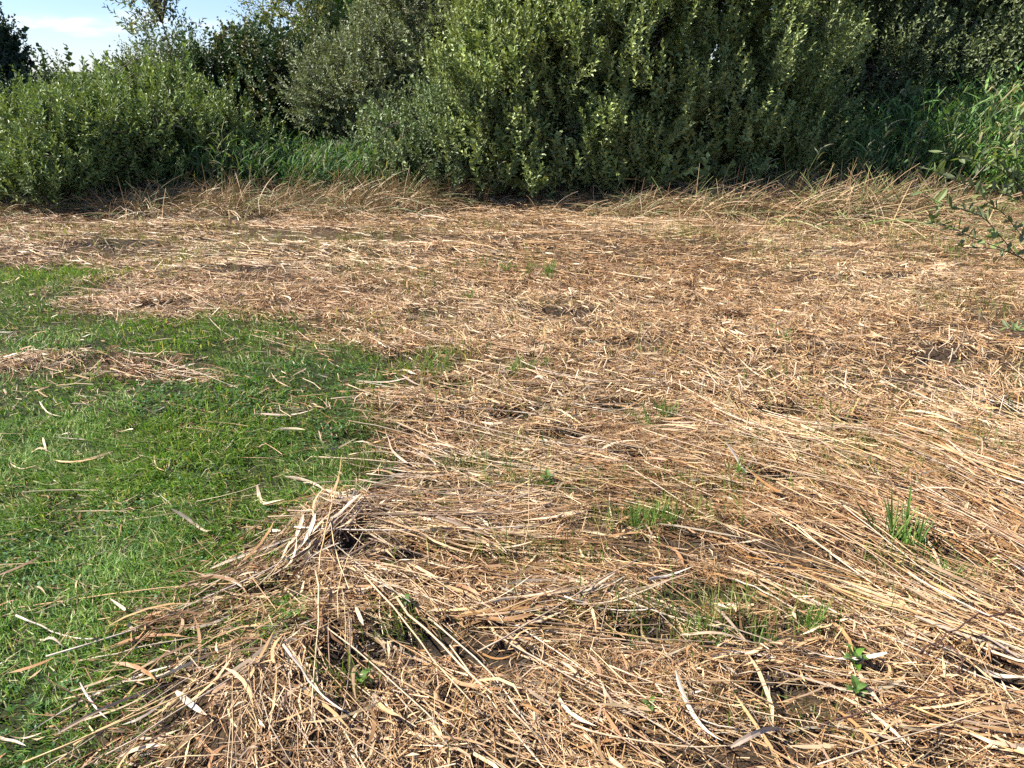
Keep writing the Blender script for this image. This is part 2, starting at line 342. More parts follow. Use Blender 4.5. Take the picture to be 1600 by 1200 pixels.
def straw_layer(seed, n, y0, y1, length, width, thick, k, curve, tilt, align, taper=False, fine=False, roll=.6, lift=0., bundle=None, litter=False):
    rng = np.random.default_rng(seed)
    if bundle:
        nb = n // bundle[0]; cx, cy = sample_field(rng, nb, y0, y1); ca = flow(cx, cy) + rng.normal(0, .28, nb)
        bi = rng.integers(0, nb, n); u = rng.normal(0, .16, n); v = rng.normal(0, bundle[1], n) * rng.uniform(.5, 1.6, nb)[bi]
        x = cx[bi] + np.cos(ca[bi]) * u - np.sin(ca[bi]) * v; y = np.maximum(cy[bi] + np.sin(ca[bi]) * u + np.cos(ca[bi]) * v, .4)
        hump = bundle[2] * np.exp(-(v / bundle[1]) ** 2) * rng.uniform(.3, 1.2, nb)[bi]; tone_b = rng.normal(1, .13, nb)[bi]; ca = ca[bi]
    else:
        x, y = sample_field(rng, n, y0, y1); hump = np.zeros(n); ca = None; tone_b = np.ones(n)
    lw, ho, gr = lawn(x, y), holes(x, y) * (0 if litter else 1), green(x, y)
    clump = noise2(x, y, 2.4, seed % 7 + 50, 3)
    dens = np.clip((1 - lw) ** 1.5, .085 if fine else .03, 1) * (1 - .92 * np.clip(ho * 1.25, 0, 1)) * (1 - .88 * gr) * np.clip(.35 + 1.6 * (clump - .25), .15, 1)
    strk = noise3(x * .9, y * 3.1, .5, 57); dens = dens * np.clip(.28 + 2.2 * (strk - .28), .22, 1)
    if bundle: dens = dens * np.clip((noise2(x, y, 1.1, 59, 3) - .46) * 9, .04, 1)
    crev = noise2(x, y, 7.0, 55, 2); dens = dens * np.clip((crev - .30) * 6, .06 if not fine else .3, 1)
    dens = np.where(y > 9.2, dens * np.clip(1 - (y - 9.2) / 2.2, 0.1, 1), dens)
    kp = rng.random(n) < dens
    x, y, lw, ho, hump, tone_b = x[kp], y[kp], lw[kp], ho[kp], hump[kp], tone_b[kp]; n = len(x)
    a = (flow(x, y) if ca is None else ca[kp]) + rng.normal(0, align, n)
    wild = rng.random(n) < (.35 if fine else .04 if bundle else .16); a = np.where(wild, rng.random(n) * 6.28, a)
    a = np.where(rng.random(n) < .5, a + np.pi, a)
    Lt = rng.uniform(*length, n); ex, ey = np.cos(a) * Lt * .36, np.sin(a) * Lt * .36
    hh_ = np.maximum(holes(x + ex, y + ey), holes(x - ex, y - ey)); k2 = (rng.random(n) > .85 * np.clip(hh_ * 1.2, 0, 1)) | litter
    x, y, lw, ho, a, Lt, hump, tone_b = x[k2], y[k2], lw[k2], ho[k2], a[k2], Lt[k2], hump[k2], tone_b[k2]; n = len(x)
    L = Lt * np.where(lw > .6, .6, 1); Wd = rng.uniform(*width, n) * .5
    t = np.linspace(-.5, .5, k)[None]
    bend = rng.normal(0, curve, n)
    ang = a[:, None] + bend[:, None] * t * 2
    px = x[:, None] + np.cos(ang) * t * L[:, None]; py = y[:, None] + np.sin(ang) * t * L[:, None]
    layer = rng.random(n) ** 1.3 * thick * (1 - .5 * lw) + .012 * lw * (.5 + noise2(x, y, 1.7, 77, 2))
    layer = layer + hump * rng.random(n)
    hz = H(px, np.maximum(py, .3))
    hz = hz * .45 + hz.mean(1, keepdims=True) * .55
    pz = hz + layer[:, None] + .004 + rng.normal(0, tilt, n)[:, None] * t * L[:, None] - np.abs(bend[:, None]) * t * t * L[:, None] * .25
    pz = np.maximum(pz, H(px, np.maximum(py, .3)) + .002) + lift
    P = np.stack([px, py, pz], -1)
    D = unit(P[:, -1] - P[:, 0]); up = np.array([0, 0, 1.])
    S0 = unit(np.cross(D, up)); N0 = np.cross(S0, D)
    r = rng.normal(0, roll, n)[:, None]
    tw = (rng.normal(0, .35, n)[:, None] * t)[..., None]
    S = (S0 * np.cos(r) + N0 * np.sin(r))[:, None] * np.cos(tw) + (N0 * np.cos(r) - S0 * np.sin(r))[:, None] * np.sin(tw)
    prof = (np.clip(1.15 - np.abs(t * 2) ** 3 * 1.05, .1, 1) if taper else np.ones_like(t)) * np.ones((n, 1))
    W = Wd[:, None] * prof
    return P, S, W, np.clip(straw_cols(rng, x, y, n, fine) * tone_b[:, None], .01, .85), (N0 * np.cos(r) - S0 * np.sin(r))[:, None]

acc = Acc()
def add_straw(*a, fold=None, **kw):
    P, S, W, Cc, N = straw_layer(*a, **kw)
    V_, T_, C_ = strips(P, S, W, Cc, fold, np.broadcast_to(N, P.shape) if fold else None)
    n_, k_ = P.shape[:2]; m_ = len(V_) // (n_ * k_); wr = np.random.default_rng(a[0] + 900)
    C_ = C_.reshape(n_, k_, m_, 3) * (1 + wr.normal(0, .16, (n_, k_, 1, 1)))
    acc.add(V_, T_, np.clip(C_, .01, .85).reshape(-1, 3))
# fine broken bits near, then further
add_straw(1, 185000, .8, 3.4, (.02, .11), (.0010, .0030), .034, 2, .3, .28, .8, fine=True)
add_straw(2, 215000, 3.4, 6.3, (.03, .12), (.0016, .0042), .036, 2, .3, .34, .95, fine=True)
add_straw(3, 160000, 6.3, 11.2, (.04, .16), (.0025, .006), .04, 2, .3, .22, .6, fine=True)
# stalks
add_straw(4, 9000, .8, 3.4, (.08, .36), (.0013, .0036), .050, 4, .14, .08, .5, fold=.9)
add_straw(24, 19000, .8, 3.6, (.10, .48), (.0013, .0038), .028, 4, .12, .05, .11, fold=.9, bundle=(34, .030, .055))
add_straw(25, 9000, 3.4, 6.6, (.12, .38), (.002, .0045), .028, 3, .12, .05, .13, fold=.9, bundle=(34, .035, .05))
add_straw(26, 15000, 6.0, 10.5, (.16, .50), (.003, .008), .03, 3, .12, .05, .13, bundle=(40, .05, .05))
add_straw(27, 4500, .8, 3.6, (.10, .34), (.004, .010), .03, 5, .2, .06, .12, taper=True, bundle=(16, .03, .05))
add_straw(5, 11000, 3.4, 6.3, (.06, .24), (.0022, .0050), .045, 3, .14, .09, .45, fold=.9)
add_straw(6, 16000, 6.3, 11.2, (.08, .30), (.003, .007), .045, 3, .14, .08, .42)
# flat leaves
add_straw(21, 26000, .8, 3.6, (.015, .075), (.003, .009), .045, 3, .25, .35, 1.0, taper=True)
add_straw(22, 26000, 3.6, 6.5, (.02, .09), (.004, .010), .045, 2, .25, .35, 1.0)
PAL0 = PAL; PAL = PAL * np.array([.16, .14, .13])  # low bits darkened so hollows turn black, shade put into their colour
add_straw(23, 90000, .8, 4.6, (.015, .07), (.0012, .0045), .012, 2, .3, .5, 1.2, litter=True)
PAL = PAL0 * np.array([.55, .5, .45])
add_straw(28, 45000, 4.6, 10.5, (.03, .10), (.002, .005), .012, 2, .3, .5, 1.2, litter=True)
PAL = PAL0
add_straw(7, 10500, .8, 3.4, (.05, .26), (.004, .011), .045, 5, .3, .10, .5, taper=True)
add_straw(8, 15000, 3.4, 6.3, (.04, .17), (.005, .012), .045, 4, .3, .10, .5, taper=True)
add_straw(9, 24000, 6.3, 11.2, (.06, .22), (.007, .016), .045, 3, .3, .09, .45, taper=True)
link('straw_litter', acc.mesh('straw_litter', M_straw), label='matted cut dry reed straw covering the field beside the lawn', cat='straw', kind='stuff')

# ------------------------------------------------------------------ lawn
def blades(seed, n, y0, y1, ln, wd, where, cols, lean=.5):
    rng = np.random.default_rng(seed)
    x, y = sample_field(rng, n, y0, y1)
    d = where(x, y)
    kp = rng.random(n) < d
    x, y = x[kp], y[kp]; n = len(x)
    cl = noise2(x, y, 3.2, 61, 3)
    L = rng.uniform(*ln, n) * (.15 + 1.75 * cl); Wd = rng.uniform(*wd, n) * .5
    a = 3.6 + (noise2(x, y, 1.4, 63, 2) - .5) * 5 + rng.normal(0, .9, n)
    le = np.clip(lean + rng.normal(0, .3, n), .05, 1.3)
    dx, dy = np.cos(a), np.sin(a)
    z0 = H(x, y) - .004
    B = np.stack([x, y, z0], -1)
    M = B + np.stack([dx * L * .38 * le, dy * L * .38 * le, L * .52 * np.cos(le * .6)], -1)
    Tp = B + np.stack([dx * L * .95 * le, dy * L * .95 * le, L * np.clip(.95 - .42 * le, .3, 1)], -1)
    sa = a + np.pi / 2 + rng.normal(0, .6, n)
    S = np.stack([np.cos(sa), np.sin(sa), np.zeros(n)], -1) * Wd[:, None]
    V = np.stack([B - S, B + S, M - S * .9, M + S * .9, Tp], 1)
    T = (np.arange(n) * 5)[:, None, None] + np.array([[0, 1, 3], [0, 3, 2], [2, 3, 4]])[None]
    c = np.array(cols)[rng.choice(len(cols), n)] * (1 + rng.normal(0, .26, (n, 1))) * (.55 + .9 * noise2(x, y, 1.6, 65, 3))[:, None]
    return V.reshape(-1, 3), T.reshape(-1, 3), np.repeat(np.clip(c, .005, .7), 5, 0)
GC = [(.105, .195, .028), (.125, .220, .033), (.080, .162, .030), (.155, .245, .044), (.105, .190, .048), (.120, .210, .034), (.09, .178, .032), (.21, .26, .075), (.42, .37, .20)]
gw = lambda x, y: np.clip(lawn(x, y) * 1.7, 0, 1) * np.clip((noise2(x, y, 9.0, 70, 2) - .25) * 4.0, .28, 1)
acc = Acc()
acc.add(*blades(11, 190000, .8, 3.4, (.035, .085), (.0022, .0048), gw, GC, .75))
acc.add(*blades(12, 165000, 3.4, 7.4, (.035, .090), (.003, .0062), gw, GC, .75))
gg = lambda x, y: np.maximum(green(x, y), .22 * np.clip((noise2(x, y, 1.3, 73, 3) - .47) * 6, 0, 1)) * (.9 - lawn(x, y)).clip(0, 1)
acc.add(*blades(13, 130000, .8, 3.2, (.05, .14), (.002, .004), gg, [(.13, .20, .04), (.16, .22, .05), (.11, .17, .04), (.20, .23, .06), (.25, .24, .09)], .45))
acc.add(*blades(14, 110000, 3.2, 8.5, (.06, .16), (.003, .006), gg, [(.13, .19, .04), (.17, .21, .05), (.21, .22, .07), (.27, .24, .10)], .45))
link('lawn_grass', acc.mesh('lawn_grass', M_grass), label='short green lawn grass at the edge of the straw', cat='grass', kind='stuff')

# small round clover leaves low in the turf
rng = np.random.default_rng(15)
x, y = sample_field(rng, 30000, .9, 4.2)
kp = rng.random(len(x)) < lawn(x, y) * np.clip((noise2(x, y, 2.2, 90, 2) - .42) * 5, 0, 1); x, y = x[kp], y[kp]; n = len(x)
ctr = np.stack([x, y, H(x, y) + rng.uniform(.012, .032, n)], -1)
acc = Acc(); th0 = rng.random(n) * 6.28; s = rng.uniform(.005, .010, n)
for j in range(3):
    th = th0 + j * 2.094; d = np.stack([np.cos(th), np.sin(th), rng.normal(.2, .25, n)], -1); sd = np.stack([-np.sin(th), np.cos(th), rng.normal(0, .25, n)], -1)
    s1 = s[:, None]
    V = np.stack([ctr, ctr + (d * .8 + sd * .62) * s1, ctr + d * 1.35 * s1, ctr + (d * .8 - sd * .62) * s1], 1)
    Tt = (np.arange(n) * 4)[:, None, None] + np.array([[0, 1, 2], [0, 2, 3]])[None]
    acc.add(V, Tt, np.repeat(np.array([.05, .12, .03]) * (1 + rng.normal(0, .2, (n, 1))), 4, 0))
link('clover_cover', acc.mesh('clover_cover', M_grass), label='tiny clover leaves growing low between the lawn grass blades', cat='clover', kind='stuff')

# ------------------------------------------------------------------ shrubs and trees
def lobes_px(ls):
    out = []
    for px, py, Yd, rx, rz, ry in ls:
        x, z, t = At(px, py, Yd); out.append((float(x), Yd, float(z), float(rx / FPX * t), ry, float(rz / FPX * t)))
    return np.array(out)
def crown(rng, lobes, n, nl, ll, lw, sl, up, base_cols, shell=.55, lump=.22, gap=.0, gapf=1.6, ang=.9, curl=.25, zmin=.12, back=.45, per=11, csd=.13, inner=.22, push=.12):
    Lb = lobes
    ar = (Lb[:, 3] * Lb[:, 5] + Lb[:, 4] * Lb[:, 5] + Lb[:, 3] * Lb[:, 4]); ar /= ar.sum()
    nc = max(4, n // per)                                   # branch ends, each carrying a bunch of shoots
    ci = rng.choice(len(Lb), nc, p=ar); cd = unit(rng.normal(size=(nc, 3)))
    crr = 1 - (1 - shell) * np.abs(rng.normal(0, .42, nc)).clip(0, 1)
    crr = np.where(rng.random(nc) < .3, rng.uniform(1.0, 1.0 + push, nc), crr)
    pk = rng.integers(0, nc, n)
    i = ci[pk]; d = cd[pk]; rad = Lb[i][:, 3:]
    r = crr[pk]
    ins = rng.random(n) < inner                              # the leafy inside of the bush
    d = np.where(ins[:, None], unit(rng.normal(size=(n, 3))), d); r = np.where(ins, rng.uniform(.25, .8, n), r)
    P = Lb[i][:, :3] + d * rad * r[:, None]
    f = 1 + lump * 2 * (noise3(P[:, 0] * 1.3, P[:, 1] * 1.3, P[:, 2] * 1.3, 3) - .5)
    P = Lb[i][:, :3] + d * rad * (r * f)[:, None] + rng.normal(0, csd, (n, 3)) * np.where(ins, 1.5, 1)[:, None]
    nrm = unit(d / rad)
    keep = P[:, 2] > zmin + rng.random(n) * .25
    for l in Lb:
        q = np.linalg.norm((P - l[:3]) / l[3:], axis=1); keep &= (q > shell * .8) | ins
    keep &= (noise3(P[:, 0] * gapf, P[:, 1] * gapf, P[:, 2] * gapf, 21) + .06 * rng.normal(size=n) > gap) | ins
    keep &= (d[:, 1] < .35) | (rng.random(n) < back)
    P, nrm, pk, ins = P[keep], nrm[keep], pk[keep], ins[keep]; n = len(P)
    csc = 1 + rng.normal(0, .13, nc); big = np.where(ins, 1.5, 1.)
    s = unit(nrm * .75 + np.array([0, 0, 1.]) * up + rng.normal(0, .33, (n, 3)))
    L = sl * rng.uniform(.6, 1.4, n)
    j = np.arange(nl); t = (j + .6) / nl
    ref = unit(rng.normal(size=(n, 3))); U = unit(np.cross(s, ref)); Wv = np.cross(s, U)
    phi = (j * 2.4)[None] + rng.random(n)[:, None] * 6.28 + rng.normal(0, .3, (n, nl))
    rd = U[:, None] * np.cos(phi)[..., None] + Wv[:, None] * np.sin(phi)[..., None]
    al = ang * (1.15 - .55 * t)[None] + rng.normal(0, .18, (n, nl))
    ld = s[:, None] * np.cos(al)[..., None] + rd * np.sin(al)[..., None]
    bend = np.array([0, 0, 1.]) * (curl * t ** 2)[None, :, None] * L[:, None, None]
    B = P[:, None] - s[:, None] * (L * .45)[:, None, None] + s[:, None] * (L[:, None] * t[None])[..., None] + bend
    sd = unit(np.cross(ld, s[:, None] + rng.normal(0, .25, (n, nl, 3)))); nm = np.cross(sd, ld)
    le = ll * big[:, None] * rng.uniform(.65, 1.2, (n, nl)) * (1 - .35 * t ** 3)[None]; wi = lw * (big ** 2)[:, None] * rng.uniform(.75, 1.2, (n, nl)) * .5
    mid = B + ld * (le * .45)[..., None]
    V = np.stack([B, mid + sd * wi[..., None] + nm * (wi * .45)[..., None], B + ld * le[..., None] - nm * (le * .08)[..., None], mid - sd * wi[..., None] + nm * (wi * .45)[..., None]], 2)
    T = (np.arange(n * nl) * 4)[:, None, None] + np.array([[0, 1, 2], [0, 2, 3]])[None]
    bc = np.array(base_cols); ci = rng.choice(len(bc), n)
    c = bc[ci][:, None] * csc[pk][:, None, None] * (1 + rng.normal(0, .10, (n, 1, 1))) * (1 + rng.normal(0, .14, (n, nl, 1))) * (1 + .25 * t ** 2)[None, :, None]
    return V.reshape(-1, 3), T.reshape(-1, 3), np.repeat(np.clip(c, .004, .6).reshape(-1, 3), 4, 0), P, s, L
def curve_pts(rng, A, Bp, k, wob):
    t = np.linspace(0, 1, k)[None, :, None]
    m = A[:, None] * (1 - t) + Bp[:, None] * t
    d = np.linalg.norm(Bp - A, axis=1)[:, None, None]
    m = m + np.array([0, 0, 1.]) * (np.sin(t * np.pi) * .12 * d) + np.sin(t * np.pi) * rng.normal(0, wob, (len(A), 1, 3)) * d + np.sin(t * 2 * np.pi) * rng.normal(0, wob * .6, (len(A), 1, 3)) * d
    return m
def shrub(name, label, cat, lobes, base, seed, n, nl, ll, lw, sl, up, cols, stems=6, spread=.35, twigs=260, bark=(.13, .105, .08), srad=.035, group=None, single=False, **kw):
    rng = np.random.default_rng(seed)
    V, T, Cc, P, s, L = crown(rng, lobes, n, nl, ll, lw, sl, up, cols, **kw)
    root = link(name, None, label=label, cat=cat, group=group, loc=(base[0], base[1], 0))
    off = np.array([base[0], base[1], 0.])
    link('crown', mesh_tris('crown', V - off, T, Cc, M_leaf), root)
    bark = np.array(bark)
    ns = stems
    A = np.stack([base[0] + rng.normal(0, spread, ns) * (0 if single else 1), base[1] + rng.normal(0, spread * .6, ns) * (0 if single else 1), np.full(ns, -.12)], -1)
    A[:, 2] += H(A[:, 0], A[:, 1])
    li = np.arange(ns) % len(lobes)
    E = lobes[li][:, :3] + rng.normal(0, .3, (ns, 3)) * lobes[li][:, 3:] + np.array([0, 0, .25]) * lobes[li][:, 5:]
    E[:, 2] = np.maximum(E[:, 2], .6)
    SP = curve_pts(rng, A, E, 9, .05)
    for q in range(ns):
        R = np.linspace(1, .22, 9)[None] * srad * rng.uniform(.7, 1.3)
        v, t_, c_ = tubes(SP[q:q + 1] - off, R, bark[None] * rng.uniform(.8, 1.2), 6)
        link('trunk' if single else 'stem', mesh_tris('stem', v, t_, c_, M_bark, True), root)
    # twigs from the stems out to the leafy shoots
    tw = rng.choice(len(P), min(twigs, len(P)), replace=False)
    flat = SP[:, 3:].reshape(-1, 3)
    dd = np.linalg.norm(P[tw][:, None] - flat[None] + np.array([0, 0, .25]), axis=2); st = flat[dd.argmin(1)]
    TP = curve_pts(rng, st, P[tw] + s[tw] * L[tw][:, None] * .5, 6, .06)
    v, t_, c_ = tubes(TP - off, np.linspace(.010, .0022, 6)[None] * np.ones((len(tw), 1)) * (srad / .035) ** .5, np.tile(bark * 1.1, (len(tw), 1)), 4)
    link('branches', mesh_tris('branches', v, t_, c_, M_bark, True), root, kind='stuff')
    return root

# the bright willow left of the field's end
shrub('willow_shrub', 'lime-green bushy willow with its foot reaching onto the straw, left of the dark thicket', 'shrub',
      lobes_px([(95, 250, 10.2, 95, 78, .75), (215, 222, 10.9, 95, 72, .85), (30, 240, 11.0, 110, 58, .8), (-130, 250, 10.8, 140, 80, 1.0), (325, 240, 11.2, 85, 60, .75), (75, 296, 9.55, 52, 38, .4), (165, 178, 11.4, 55, 42, .6), (20, 284, 9.9, 70, 36, .45), (245, 165, 12, 60, 40, .6)]),
      (-5.3, 10.4), 101, 9500, 17, .082, .026, .30, .6, [(.145, .190, .054), (.120, .170, .050), (.165, .212, .064), (.18, .225, .080)], stems=8, gap=.24, lump=.25)
shrub('willow_tree', 'tall wispy pale willow rising thinly against the sky behind the lime-green bushy willow', 'tree',
      lobes_px([(248, 40, 15.5, 22, 80, .5), (275, 145, 15, 50, 50, .8), (225, 145, 14.6, 30, 30, .5), (245, -60, 15.5, 24, 70, .5)]),
      (float(At(255, 200, 15.3)[0]), 15.3), 102, 1900, 14, .085, .020, .42, .8, [(.17, .20, .10), (.14, .18, .08), (.18, .185, .08)], stems=3, spread=.3, gap=.3, gapf=1.1, twigs=110, shell=.3, lump=.3, curl=.1, inner=.1, csd=.2)
shrub('blackthorn_shrub', 'dark leafy shrub with a ragged top and some yellowing leaves, behind the green reeds', 'shrub',
      lobes_px([(345, 135, 13.2, 60, 55, .9), (440, 150, 13.2, 75, 80, 1.0), (390, 95, 13.4, 50, 28, .6), (390, 225, 12.9, 110, 70, .9), (465, 105, 13.8, 40, 40, .6), (300, 195, 12.9, 80, 60, .8)]),
      (float(At(400, 250, 13.2)[0]), 13.2), 103, 6000, 13, .066, .040, .26, .45, [(.034, .060, .018), (.042, .072, .021), (.030, .056, .018), (.11, .11, .032)], stems=7, gap=.26, gapf=1.3, lump=.4, ang=1.1, twigs=300)  # dark green leaves, darkened further to carry the shade on this shrub
shrub('ash_tree', 'thin airy yellow-green tree with sky showing through, beside the bright green tree', 'tree',
      lobes_px([(435, 20, 17, 28, 60, .8), (510, 60, 16.6, 22, 50, .6), (470, 80, 16.8, 30, 40, .7), (450, -70, 17, 40, 60, .8)]),
      (float(At(460, 200, 17)[0]), 17.0), 104, 1100, 13, .10, .030, .42, .5, [(.17, .20, .065), (.14, .18, .065), (.21, .20, .065)], stems=3, gap=.36, gapf=.9, twigs=110, shell=.2, lump=.4, bark=(.22, .18, .13), inner=.1, csd=.25)
shrub('maple_tree', 'bright green broad-leaved tree top standing behind the rounded grey willow', 'tree',
      lobes_px([(562, -20, 18.5, 55, 75, 1.2), (575, 40, 18, 45, 45, .9), (540, 80, 18.4, 50, 60, 1.), (560, -110, 18.5, 60, 80, 1.2)]),
      (float(At(562, 220, 18.4)[0]), 18.4), 105, 2600, 12, .11, .07, .45, .3, [(.095, .205, .032), (.08, .17, .03), (.11, .22, .042)], stems=3, gap=.22, twigs=200, ang=1.2, csd=.2)
shrub('willow_shrub', 'rounded grey-green willow overhanging the dark hollow above the green reeds', 'shrub',
      lobes_px([(575, 155, 12.2, 102, 92, 1.1), (655, 85, 12.9, 100, 110, 1.2), (640, 205, 11.9, 85, 60, .8), (720, 10, 13.2, 110, 120, 1.2), (640, 10, 13.6, 60, 90, 1.), (520, 155, 12.3, 50, 50, .7), (700, 190, 12.3, 90, 90, .9)]),
      (float(At(650, 280, 12.6)[0]), 12.6), 106, 10500, 15, .064, .024, .17, .25, [(.165, .188, .095), (.140, .162, .080), (.185, .208, .105)], stems=7, gap=.16, lump=.2, zmin=.75, csd=.11)
shrub('willow_shrub', 'largest bright green willow with upright leafy shoots, in the middle of the hedge', 'shrub',
      lobes_px([(800, 150, 11.0, 118, 150, 1.2), (900, 60, 11.6, 170, 190, 1.4), (1000, 150, 11.1, 160, 150, 1.3), (1130, 110, 11.5, 165, 180, 1.3), (1190, 190, 11.6, 95, 95, 1.0), (830, 266, 10.2, 90, 50, .5), (985, 262, 10.3, 110, 54, .5), (1110, 244, 10.6, 110, 56, .55), (770, 228, 10.4, 75, 75, .5), (1040, -60, 11.8, 230, 120, 1.4)]),
      (float(At(1000, 300, 11.0)[0]), 11.0), 107, 19500, 17, .086, .034, .32, .9, [(.185, .225, .070), (.150, .192, .060), (.210, .250, .086), (.225, .265, .100)], stems=12, spread=.9, gap=.38, gapf=2.0, lump=.3, twigs=500, shell=.62, per=15, csd=.105, back=.3, inner=.13, push=.2)
shrub('willow_shrub', 'low young willow sprouting at the left foot of the largest willow', 'shrub',
      lobes_px([(650, 232, 10.6, 62, 42, .5), (705, 205, 10.7, 50, 60, .45), (610, 215, 11., 48, 30, .4), (715, 270, 10.2, 40, 36, .3)]),
      (float(At(690, 300, 10.5)[0]), 10.5), 108, 1500, 16, .060, .025, .28, .7, [(.135, .175, .075), (.115, .155, .065)], stems=6, spread=.2, gap=.22, twigs=120, srad=.016)
shrub('willow_shrub', 'broad dark olive willow mass behind the tall green reeds', 'shrub',
      lobes_px([(1400, 40, 13.6, 170, 105, 1.4), (1560, 30, 14.0, 160, 120, 1.5), (1330, 120, 13.0, 110, 100, 1.1), (1480, 125, 13.2, 160, 85, 1.2), (1700, 60, 13.8, 150, 150, 1.4), (1620, 140, 13.2, 120, 70, 1.1), (1480, -40, 14.2, 260, 80, 1.3), (1260, 30, 13.6, 110, 90, 1.2), (1180, -20, 14.0, 110, 90, 1.0)]),
      (float(At(1480, 200, 14.0)[0]), 14.0), 109, 16000, 14, .084, .034, .34, .6, [(.105, .130, .052), (.090, .112, .044), (.130, .155, .064)], stems=10, spread=1.1, gap=.33, gapf=1.2, lump=.3, shell=.6, back=.3, csd=.14, inner=.2, push=.15)
shrub('oak_tree', 'dark distant tree standing alone at the edge of the sky', 'tree',
      lobes_px([(-25, 110, 34, 52, 65, 1.9), (-20, 160, 33, 60, 50, 1.9), (-40, 70, 34, 40, 45, 1.5)]),
      (float(At(-30, 200, 34)[0]), 34.0), 110, 3000, 10, .18, .11, .5, .4, [(.026, .044, .020), (.032, .052, .024)], stems=1, single=True, srad=.22, spread=0, twigs=120, gap=.15, lump=.35, zmin=.4, back=1., csd=.25, inner=.4)
# scrub row added behind to block horizon light, one dark mass
rng = np.random.default_rng(120)
TH = []
for k in range(16):
    x0 = -11 + k * 1.55 + rng.normal(0, .3); TH.append((x0, 15.5 + rng.normal(0, .8) + (1.5 if x0 < -2 else 0), .85, 1.2, .9, rng.uniform(.9, 1.3)))
V, T, Cc, _, _, _ = crown(rng, np.array(TH), 4800, 11, .10, .05, .4, .5, [(.045, .072, .022), (.06, .088, .03)], gap=.1, zmin=.0, shell=.3)
link('backing_scrub', mesh_tris('backing_scrub', V, T, Cc, M_leaf), label='low dark scrub added behind the willows to block light through their gaps', cat='thicket', kind='stuff')

# ------------------------------------------------------------------ green reeds
def reed_leaf_strips(rng, B, az, L, wd, rise, droop, k=5):
    n = len(B); t = np.linspace(0, 1, k)[None]
    h = np.stack([np.cos(az), np.sin(az), np.zeros(n)], -1)
    out = (t * np.cos(rise)[:, None] * L[:, None]); upz = (t * np.sin(rise)[:, None] - droop[:, None] * t ** 2) * L[:, None]
    P = B[:, None] + h[:, None] * out[..., None] + np.array([0, 0, 1.]) * upz[..., None]
    D = unit(np.gradient(P, axis=1)); S = unit(np.cross(D, np.array([0, 0, 1.]) + rng.normal(0, .35, (n, 1, 3)))); N = np.cross(S, D)
    W = wd[:, None] * .5 * np.minimum(1, np.stack([.45 + 0 * t[0], 1 + 0 * t[0]]).max(0))[None] * (np.clip(1.02 - t ** 2.2, .03, 1)) * np.clip(.5 + 4 * t, 0, 1)
    return P, S, W, N
def reed_mass(acc, rng, x, y, h, lean_az, lean, nleaf, cols, leaf=(.22, .42), w=(.012, .024), stemc=(.10, .13, .05)):
    n = len(x); t = np.linspace(0, 1, 4)[None]
    z0 = H(x, y)
    lx = np.cos(lean_az) * lean * h; ly = np.sin(lean_az) * lean * h
    P = np.stack([x[:, None] + lx[:, None] * t ** 1.7, y[:, None] + ly[:, None] * t ** 1.7, z0[:, None] - .03 + h[:, None] * (t - .25 * np.abs(lean)[:, None] * t ** 2)], -1)
    acc.add(*tubes(P, np.array([[.0035, .003, .0025, .0012]]) * np.ones((n, 1)), np.array(stemc)[None] * (1 + rng.normal(0, .15, (n, 1))), 3))
    cb = np.array(cols)
    for j in range(nleaf):
        f = np.clip(.22 + .78 * (j + rng.random(n) * .8) / nleaf, 0, 1); fi = f * 3; i0 = np.minimum(fi.astype(int), 2); fr = (fi - i0)[:, None]
        B = P[np.arange(n), i0] * (1 - fr) + P[np.arange(n), i0 + 1] * fr
        az = lean_az + rng.normal(0, 1.1, n) + np.pi * (rng.random(n) < .3)
        Lf = rng.uniform(*leaf, n) * (1 - .35 * f ** 3)
        Pl, S, W, N = reed_leaf_strips(rng, B, az, Lf, rng.uniform(*w, n), rng.uniform(.5, 1.25, n), rng.uniform(.05, .75, n))
        c = cb[rng.choice(len(cb), n)] * (1 + rng.normal(0, .15, (n, 1)))
        acc.add(*strips(Pl, S, W, np.clip(c, .01, .6)))
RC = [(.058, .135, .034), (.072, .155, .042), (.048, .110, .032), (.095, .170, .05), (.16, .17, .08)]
rng = np.random.default_rng(200); acc = Acc()
n = 900; px = rng.uniform(240, 690, n); yy = rng.uniform(10.2, 12.0, n); xx = (px - 800) / FPX * (yy * cp + .5)
hh = rng.uniform(.50, .95, n) * np.clip(.65 + .4 * noise2(xx, yy, 1.3, 5), .5, 1.1)
reed_mass(acc, rng, xx, yy, hh, rng.normal(.2, .8, n), rng.uniform(.1, .7, n), 5, RC)
link('reed_bed', acc.mesh('reed_bed', M_reed), label='low green reed bed growing in shade under the rounded grey willow', cat='reeds', kind='stuff')
acc = Acc(); n = 2300
yy = rng.uniform(9.35, 12.4, n); xx = 3.4 + rng.random(n) ** .8 * 6.2
edge = np.clip((xx - 3.4) / 3.0, 0, 1)
kp = yy > 11.0 - 1.7 * edge; xx, yy, edge = xx[kp], yy[kp], edge[kp]; n = len(xx)
hh = rng.uniform(.75, 1.12, n) * (.85 + .62 * edge) * np.clip(.55 + .45 * (yy - 9.4), .5, 1.05)
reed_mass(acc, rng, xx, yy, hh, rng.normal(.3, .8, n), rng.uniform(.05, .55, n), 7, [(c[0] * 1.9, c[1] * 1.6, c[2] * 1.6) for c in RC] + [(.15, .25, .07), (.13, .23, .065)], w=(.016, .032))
link('reed_bed', acc.mesh('reed_bed', M_reed), label='tall blue-green reed bed right of the largest willow', cat='reeds', kind='stuff')

